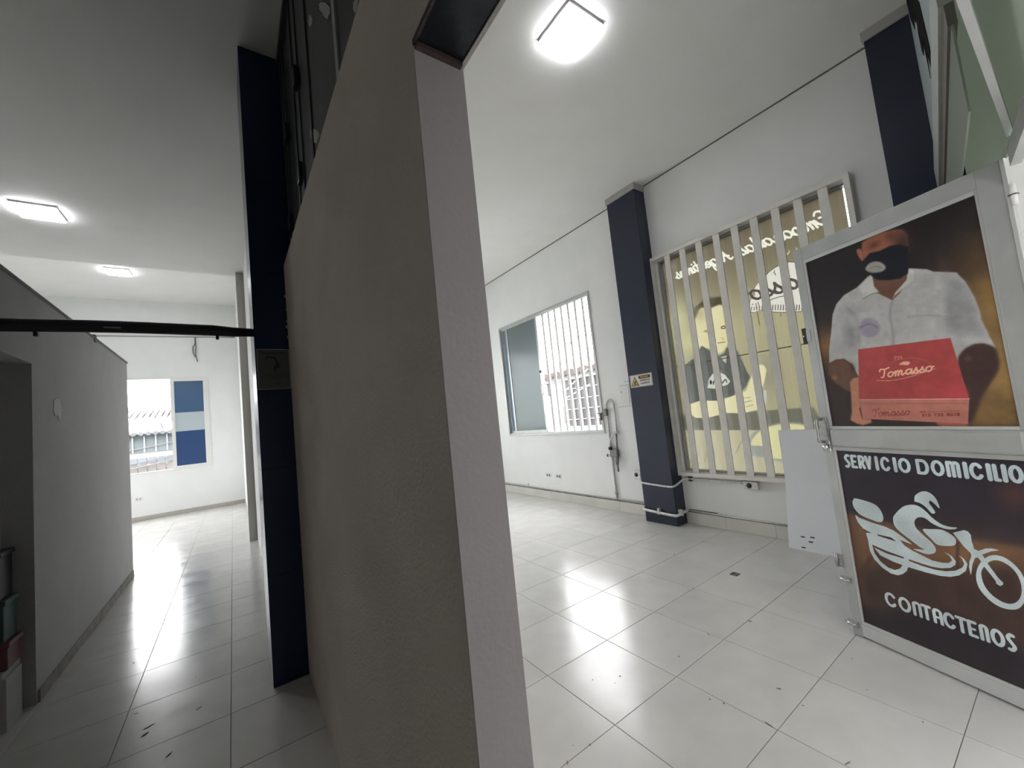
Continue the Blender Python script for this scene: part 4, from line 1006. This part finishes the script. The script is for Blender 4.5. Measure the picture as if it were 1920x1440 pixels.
pill = [(-.012 + .02 * math.cos(a), .040 + .02 * math.sin(a)) for a in np.linspace(PI / 2, 3 * PI / 2, 8)] + [(.122 + .02 * math.cos(a), .040 + .02 * math.sin(a)) for a in np.linspace(-PI / 2, PI / 2, 8)]
sp('banner', pill, .003, M_ink)
MW = Matrix(((0, 0, -1, 0), (-1, 0, 0, 0), (0, 1, 0, 0), (0, 0, 0, 1)))
textmesh('lettering', 'PELIGRO', .030, M_yel, (-.0045, -.055, .040), MW, ds)
textmesh('lettering', 'SUPERFICIE', .029, M_ink, (-.0036, -.058, -.002), MW, ds)
textmesh('lettering', 'CALIENTE', .031, M_ink, (-.0036, -.058, -.038), MW, ds)

# framed notice on the tiled column (faces -Y, reads along +X)
no = empty('framed_notice', (.2535, 3.029, 1.955)); tag(no, 'small framed greyish notice with a dark curved emblem on the navy tiled column', 'notice')
def np_(name, outline, off, m_, th=.0008): return obj(name, plate(NB(), outline, th, ((0, -off, 0), (1, 0, 0), (0, 0, 1), (0, -1, 0))), m_, no)
np_('board', rect(-.104, .078, -.130, .130), 0, M_notice, .006)
fm = mat('notice_frame', (.30, .31, .30), .35, metal=.4)
for r_ in (rect(-.106, .080, .128, .133), rect(-.106, .080, -.133, -.128), rect(-.106, -.101, -.128, .128), rect(.075, .080, -.128, .128)): np_('frame', r_, .0, fm, .010)
emb = smoothp([(-.060, .058), (-.056, .078), (-.036, .086), (-.010, .082), (.008, .062), (.014, .044)], 4) + [(.022, .038), (.018, .010), (.002, .008), (-.001, -.010), (-.004, -.026), (-.012, -.004), (-.015, .012), (-.004, .030)] + smoothp([(-.002, .044), (-.006, .062), (-.022, .074), (-.040, .076), (-.052, .068), (-.057, .056)], 4)
mi = mat('notice_ink', (.030, .032, .028), .5)
np_('emblem', emb, .006, mi)
np_('emblem', rect(.020, .034, .034, .036), .006, mi)
np_('printed_line', rect(-.085, .062, .103, .110), .006, mat('notice_ink_soft', (.062, .066, .06), .5))
for z, a, b in ((-.040, -.07, .06), (-.054, -.085, .07), (-.067, -.06, .065), (-.094, -.012, .04)): np_('printed_line', rect(a, b, z, z + .004), .006, MATS['notice_ink_soft'])
# chipped plaster along the joint of brown wall and tiled column
for k, (z, s_) in enumerate(((2.45, .012), (2.36, .006), (2.28, .009), (2.24, .012), (2.17, .010), (1.30, .004), (.8, .005))):
    c = NB(); bmesh.ops.create_icosphere(c, subdivisions=1, radius=s_, matrix=Matrix.Translation((.334, 3.022, z)))
    o = obj('trim_plaster_chip', c, M_pillar); o['kind'] = 'structure'

# floor drain and scuffs
fd = empty('floor_drain', (3.345, 1.862, 0.0)); tag(fd, 'small dark square floor drain on the tiled floor near the door', 'drain')
fd.rotation_euler = (0, 0, 0)
for r_ in ((-.032, .032, .022, .030), (-.032, .032, -.030, -.022), (-.032, -.024, -.022, .022), (.024, .032, -.022, .022), (-.010, -.004, -.022, .022), (.010, .016, -.010, .022)):
    obj('rim', B1(r_[0], r_[1], r_[2], r_[3], .0003, .0022), M_black, fd)
obj('plate', B1(-.024, .024, -.022, .022, .0003, .0012), M_hinge, fd)
rs = random.Random(3)
def scuff(x, y, l, w_, a, sm=8):
    l *= .6; w_ *= .5
    pts_ = [(l * math.cos(t) * rs.uniform(.7, 1.1), w_ * math.sin(t) * rs.uniform(.7, 1.2)) for t in np.linspace(0, 2 * PI, sm, endpoint=False)]
    o = obj('scuff', plate(NB(), pts_, .0006, ((0, 0, .0012), (math.cos(a), math.sin(a), 0), (-math.sin(a), math.cos(a), 0), (0, 0, 1))), M_dirt, scf); o.location = (x, y, 0)
scf = empty('floor_scuffs', (0, 0, 0)); scf['kind'] = 'structure'; tag(scf, 'small dark scuffs and specks on the pale floor tiles')
scuff(1.699, 1.677, 0.011, 0.008, 2.12)
scuff(1.634, 1.657, 0.006, 0.004, 2.26)
scuff(2.347, 2.090, 0.008, 0.006, 2.50)
scuff(2.071, 1.555, 0.011, 0.008, 0.11)
scuff(1.876, 1.260, 0.011, 0.008, 0.10)
scuff(1.897, 1.202, 0.013, 0.008, 0.43)
scuff(1.913, 1.006, 0.035, 0.008, 1.40)
scuff(1.111, 1.465, 0.02, 0.006, 0.96)
scuff(3.422, 2.475, 0.05, 0.007, 0.45)
scuff(2.894, 1.459, 0.02, 0.006, 2.10)
scuff(2.710, 1.454, 0.03, 0.012, 1.30)
scuff(2.900, 1.961, 0.025, 0.005, 0.96)
scuff(1.247, 1.464, 0.012, 0.005, 1.47)
scuff(1.569, 1.759, 0.008, 0.005, 0.29)
scuff(1.189, 1.513, 0.005, 0.004, 1.91)
scuff(1.975, 2.576, 0.006, 0.005, 2.28)
scuff(2.395, 1.559, 0.035, 0.005, 1.08)
scuff(2.182, 1.076, 0.015, 0.006, 2.36)
scuff(2.834, 3.987, 0.012, 0.006, 1.17)
scuff(3.027, 1.291, 0.008, 0.006, 0.67)
scuff(2.687, 0.916, 0.007, 0.005, 2.43)
scuff(2.140, 0.954, 0.009, 0.006, 1.90)
scuff(2.383, 0.591, 0.009, 0.006, 2.85)
scuff(2.461, 0.797, 0.006, 0.005, 0.36)
scuff(2.183, 1.069, 0.012, 0.006, 2.91)
scuff(1.926, 0.727, 0.03, 0.006, 2.86)
scuff(-0.452, 3.104, 0.04, 0.015, 0.74)
scuff(-0.443, 3.171, 0.05, 0.008, 0.40)
scuff(-0.325, 2.817, 0.03, 0.009, 0.91)
scuff(-0.228, 3.150, 0.03, 0.006, 0.69)
scuff(-0.262, 3.567, 0.01, 0.007, 1.25)
scuff(-0.654, 4.166, 0.02, 0.01, 1.91)
scuff(-0.525, 3.377, 0.02, 0.006, 0.14)
scuff(-1.168, 7.112, 0.015, 0.01, 2.79)
scuff(0.141, 8.504, 0.02, 0.02, 2.12)


# hanging wires and rod by the far wall
hw = empty('hanging_wire', (-.65, 12.38, 4.19)); tag(hw, 'loose dark wires hanging down the far wall above the window', 'wire')
rod('strand', smoothp([(-.655, 12.385, 4.20), (-.66, 12.37, 4.02), (-.70, 12.37, 3.95), (-.70, 12.37, 3.80), (-.665, 12.37, 3.70)], 4), .010, M_greyw, hw, 6)
rod('strand', smoothp([(-.65, 12.385, 4.20), (-.645, 12.37, 3.95), (-.655, 12.37, 3.75), (-.625, 12.37, 3.58)], 4), .010, M_greyw, hw, 6)
fr = empty('wall_rod', (-1.5, 12.38, 4.2)); tag(fr, 'thin grey rod fixed high across the far wall above the window', 'rod')
rod('tube', [(-3.2, 12.385, 4.175), (.14, 12.385, 4.21)], .013, mat('rod_grey', (.33, .33, .32), .6), fr, 8)
rod('end', [(.14, 12.385, 4.21), (.14, 12.399, 4.21)], .016, MATS['rod_grey'], fr, 8)

# ================================================================== OUTSIDE
struct('ground_street', B1(-30, 40, -25, 45, -.6, -.3), M_street)
struct('wall_street_light_blocker', B1(-12, 14, -6.6, -6.2, -.3, 8.5), M_street)  # unseen facade added to cut the daylight coming from the street
struct('ceiling_street_light_blocker', B1(.9, 7.5, -2.6, -.02, 4.25, 4.4), M_ceil)  # out-of-view slab added to dim daylight at the entry
# house across the street, seen through window_1
h1 = empty('house', (11.0, 11.8, -.3)); tag(h1, 'white house with tiled eaves and a dark barred opening seen through the right window', 'house')
bx('wall', (11.06, 16, 4, 19, -.3, 2.85), M_house, h1)
bx('eaves_beam', (10.95, 11.06, 4, 19, 2.62, 2.80), M_house, h1)
rb_ = NB(); l = h1.location
for k in range(60):
    yk = 4.1 + k * .25
    tube(rb_, [(10.6 - l.x, yk - l.y, 2.86 - l.z), (13.5 - l.x, yk - l.y, 3.75 - l.z)], .13, 8)
o = obj('roof_tiles', rb_, M_roof, h1); o['kind'] = 'stuff'
bx('roof', (10.7, 11.05, 4, 19, 2.80, 2.87), M_roof, h1)
ops = [(10.2, 10.62), (10.72, 11.08), (11.2, 11.5), (11.6, 11.98)]
bx('dark_opening', (11.02, 11.055, 10.0, 12.0, .80, 2.60), M_hdark, h1)
bx('dark_opening', (11.02, 11.055, 12.9, 13.12, 2.1, 2.62), M_hdark, h1)
bx('dark_opening', (11.03, 11.055, 12.95, 13.03, .75, 1.6), M_hshut, h1)
bx('dark_opening', (11.03, 11.055, 12.2, 12.3, .9, 1.6), M_hshut, h1)
for yb in (10.4, 10.82, 11.2, 11.6): bx('opening_bar', (10.98, 11.02, yb - .02, yb + .02, .8, 2.6), mat('grille_grey', (.25, .25, .25), .6), h1)
for zb in (1.05, 1.45, 1.85, 2.25): bx('opening_bar', (10.98, 11.02, 10.0, 12.0, zb - .015, zb + .015), MATS['grille_grey'], h1)
bx('plinth', (10.95, 11.05, 4, 19, -.3, .62), M_hgrey, h1)
pl = empty('overhead_cable', (9, 12, 3.5)); tag(pl, 'thin dark utility cables crossing the sky outside the right window', 'cable')
rod('strand', smoothp([(11, 15.0, 3.30), (11, 13.098, 3.743), (11, 11.587, 4.032), (11, 8.5, 4.5)], 4), .018, M_greyw, pl, 5)
rod('strand', smoothp([(11, 15.0, 3.20), (11, 13.098, 3.66), (11, 11.587, 3.97), (11, 11.0, 4.06)], 4), .014, M_greyw, pl, 5)
rod('strand', [(11, 11.4, 4.03), (11, 10.3, 3.79), (11, 9.0, 3.5)], .020, M_greyw, pl, 5)
for k, (a, b) in enumerate((((9.5, 12.3, 1.15), (9.5, 9.2, 2.7)), ((9.5, 12.3, 1.3), (9.5, 9.2, 2.2)))): rod('strand', [a, b], .016, mat('cable_pale', (.6, .6, .6), .6), pl, 5)
# houses behind the far window
h2 = empty('house', (-2.5, 20, -.3)); tag(h2, 'low house with corrugated roof and grey panels seen through the far window', 'house')
bx('wall', (-9, 6, 20.1, 26, -.3, 2.2), M_house, h2)
bx('panel_band', (-9, 6, 19.98, 20.09, 1.52, 2.14), M_hgrey, h2)
for k in range(14): bx('batten', (-4.6 + k * .32, -4.56 + k * .32, 19.94, 19.98, 1.52, 2.14), M_house, h2)
rb_ = NB(); l = h2.location
for k in range(70):
    xk = -8.9 + k * .2
    tube(rb_, [(xk - l.x, 19.6 - l.y, 2.18 - l.z), (xk - l.x, 24.5 - l.y, 3.55 - l.z)], .075, 6)
o = obj('roof_sheet', rb_, M_zinc, h2); o['kind'] = 'stuff'
bx('roof', (-9, 5, 19.75, 19.99, 2.14, 2.2), M_zinc, h2)
for k in range(16):
    xk = -4.9 + k * .26
    bx('shutter', (xk, xk + .20, 20.02, 20.09, -.2, 1.05), M_hshut, h2); bx('window', (xk, xk + .20, 20.02, 20.09, 1.10, 1.32), mat('house_window', (.09, .10, .11), .3), h2)
h3 = empty('house', (-2.5, 30, -.3)); tag(h3, 'farther low house with a dark tiled ridge above the corrugated roof', 'house')
bx('wall', (-12, 10, 30, 34, -.3, 3.0), M_house, h3); bx('roof', (-12, 10, 29.6, 33, 3.6, 3.78), M_roof, h3)
for k in range(30): bx('ridge_tile', (-9 + k * .5, -8.75 + k * .5, 29.5, 29.6, 3.3, 3.42), M_roof, h3)
f_ = 19.9 / 17
for a, b in (((-3.3, 1.93), (-1.4, 2.1)), ((-3.3, 1.50), (-1.4, 1.78)), ((-3.3, 1.10), (-1.4, 1.35)), ((-3.3, .93), (-1.4, 1.22)), ((-2.05, 2.95), (-1.8, 2.2))):
    rod('service_cable', [(a[0] * f_, 19.9, 1.5 + (a[1] - 1.5) * f_), (b[0] * f_, 19.9, 1.5 + (b[1] - 1.5) * f_)], .016, M_greyw, h2, 5)
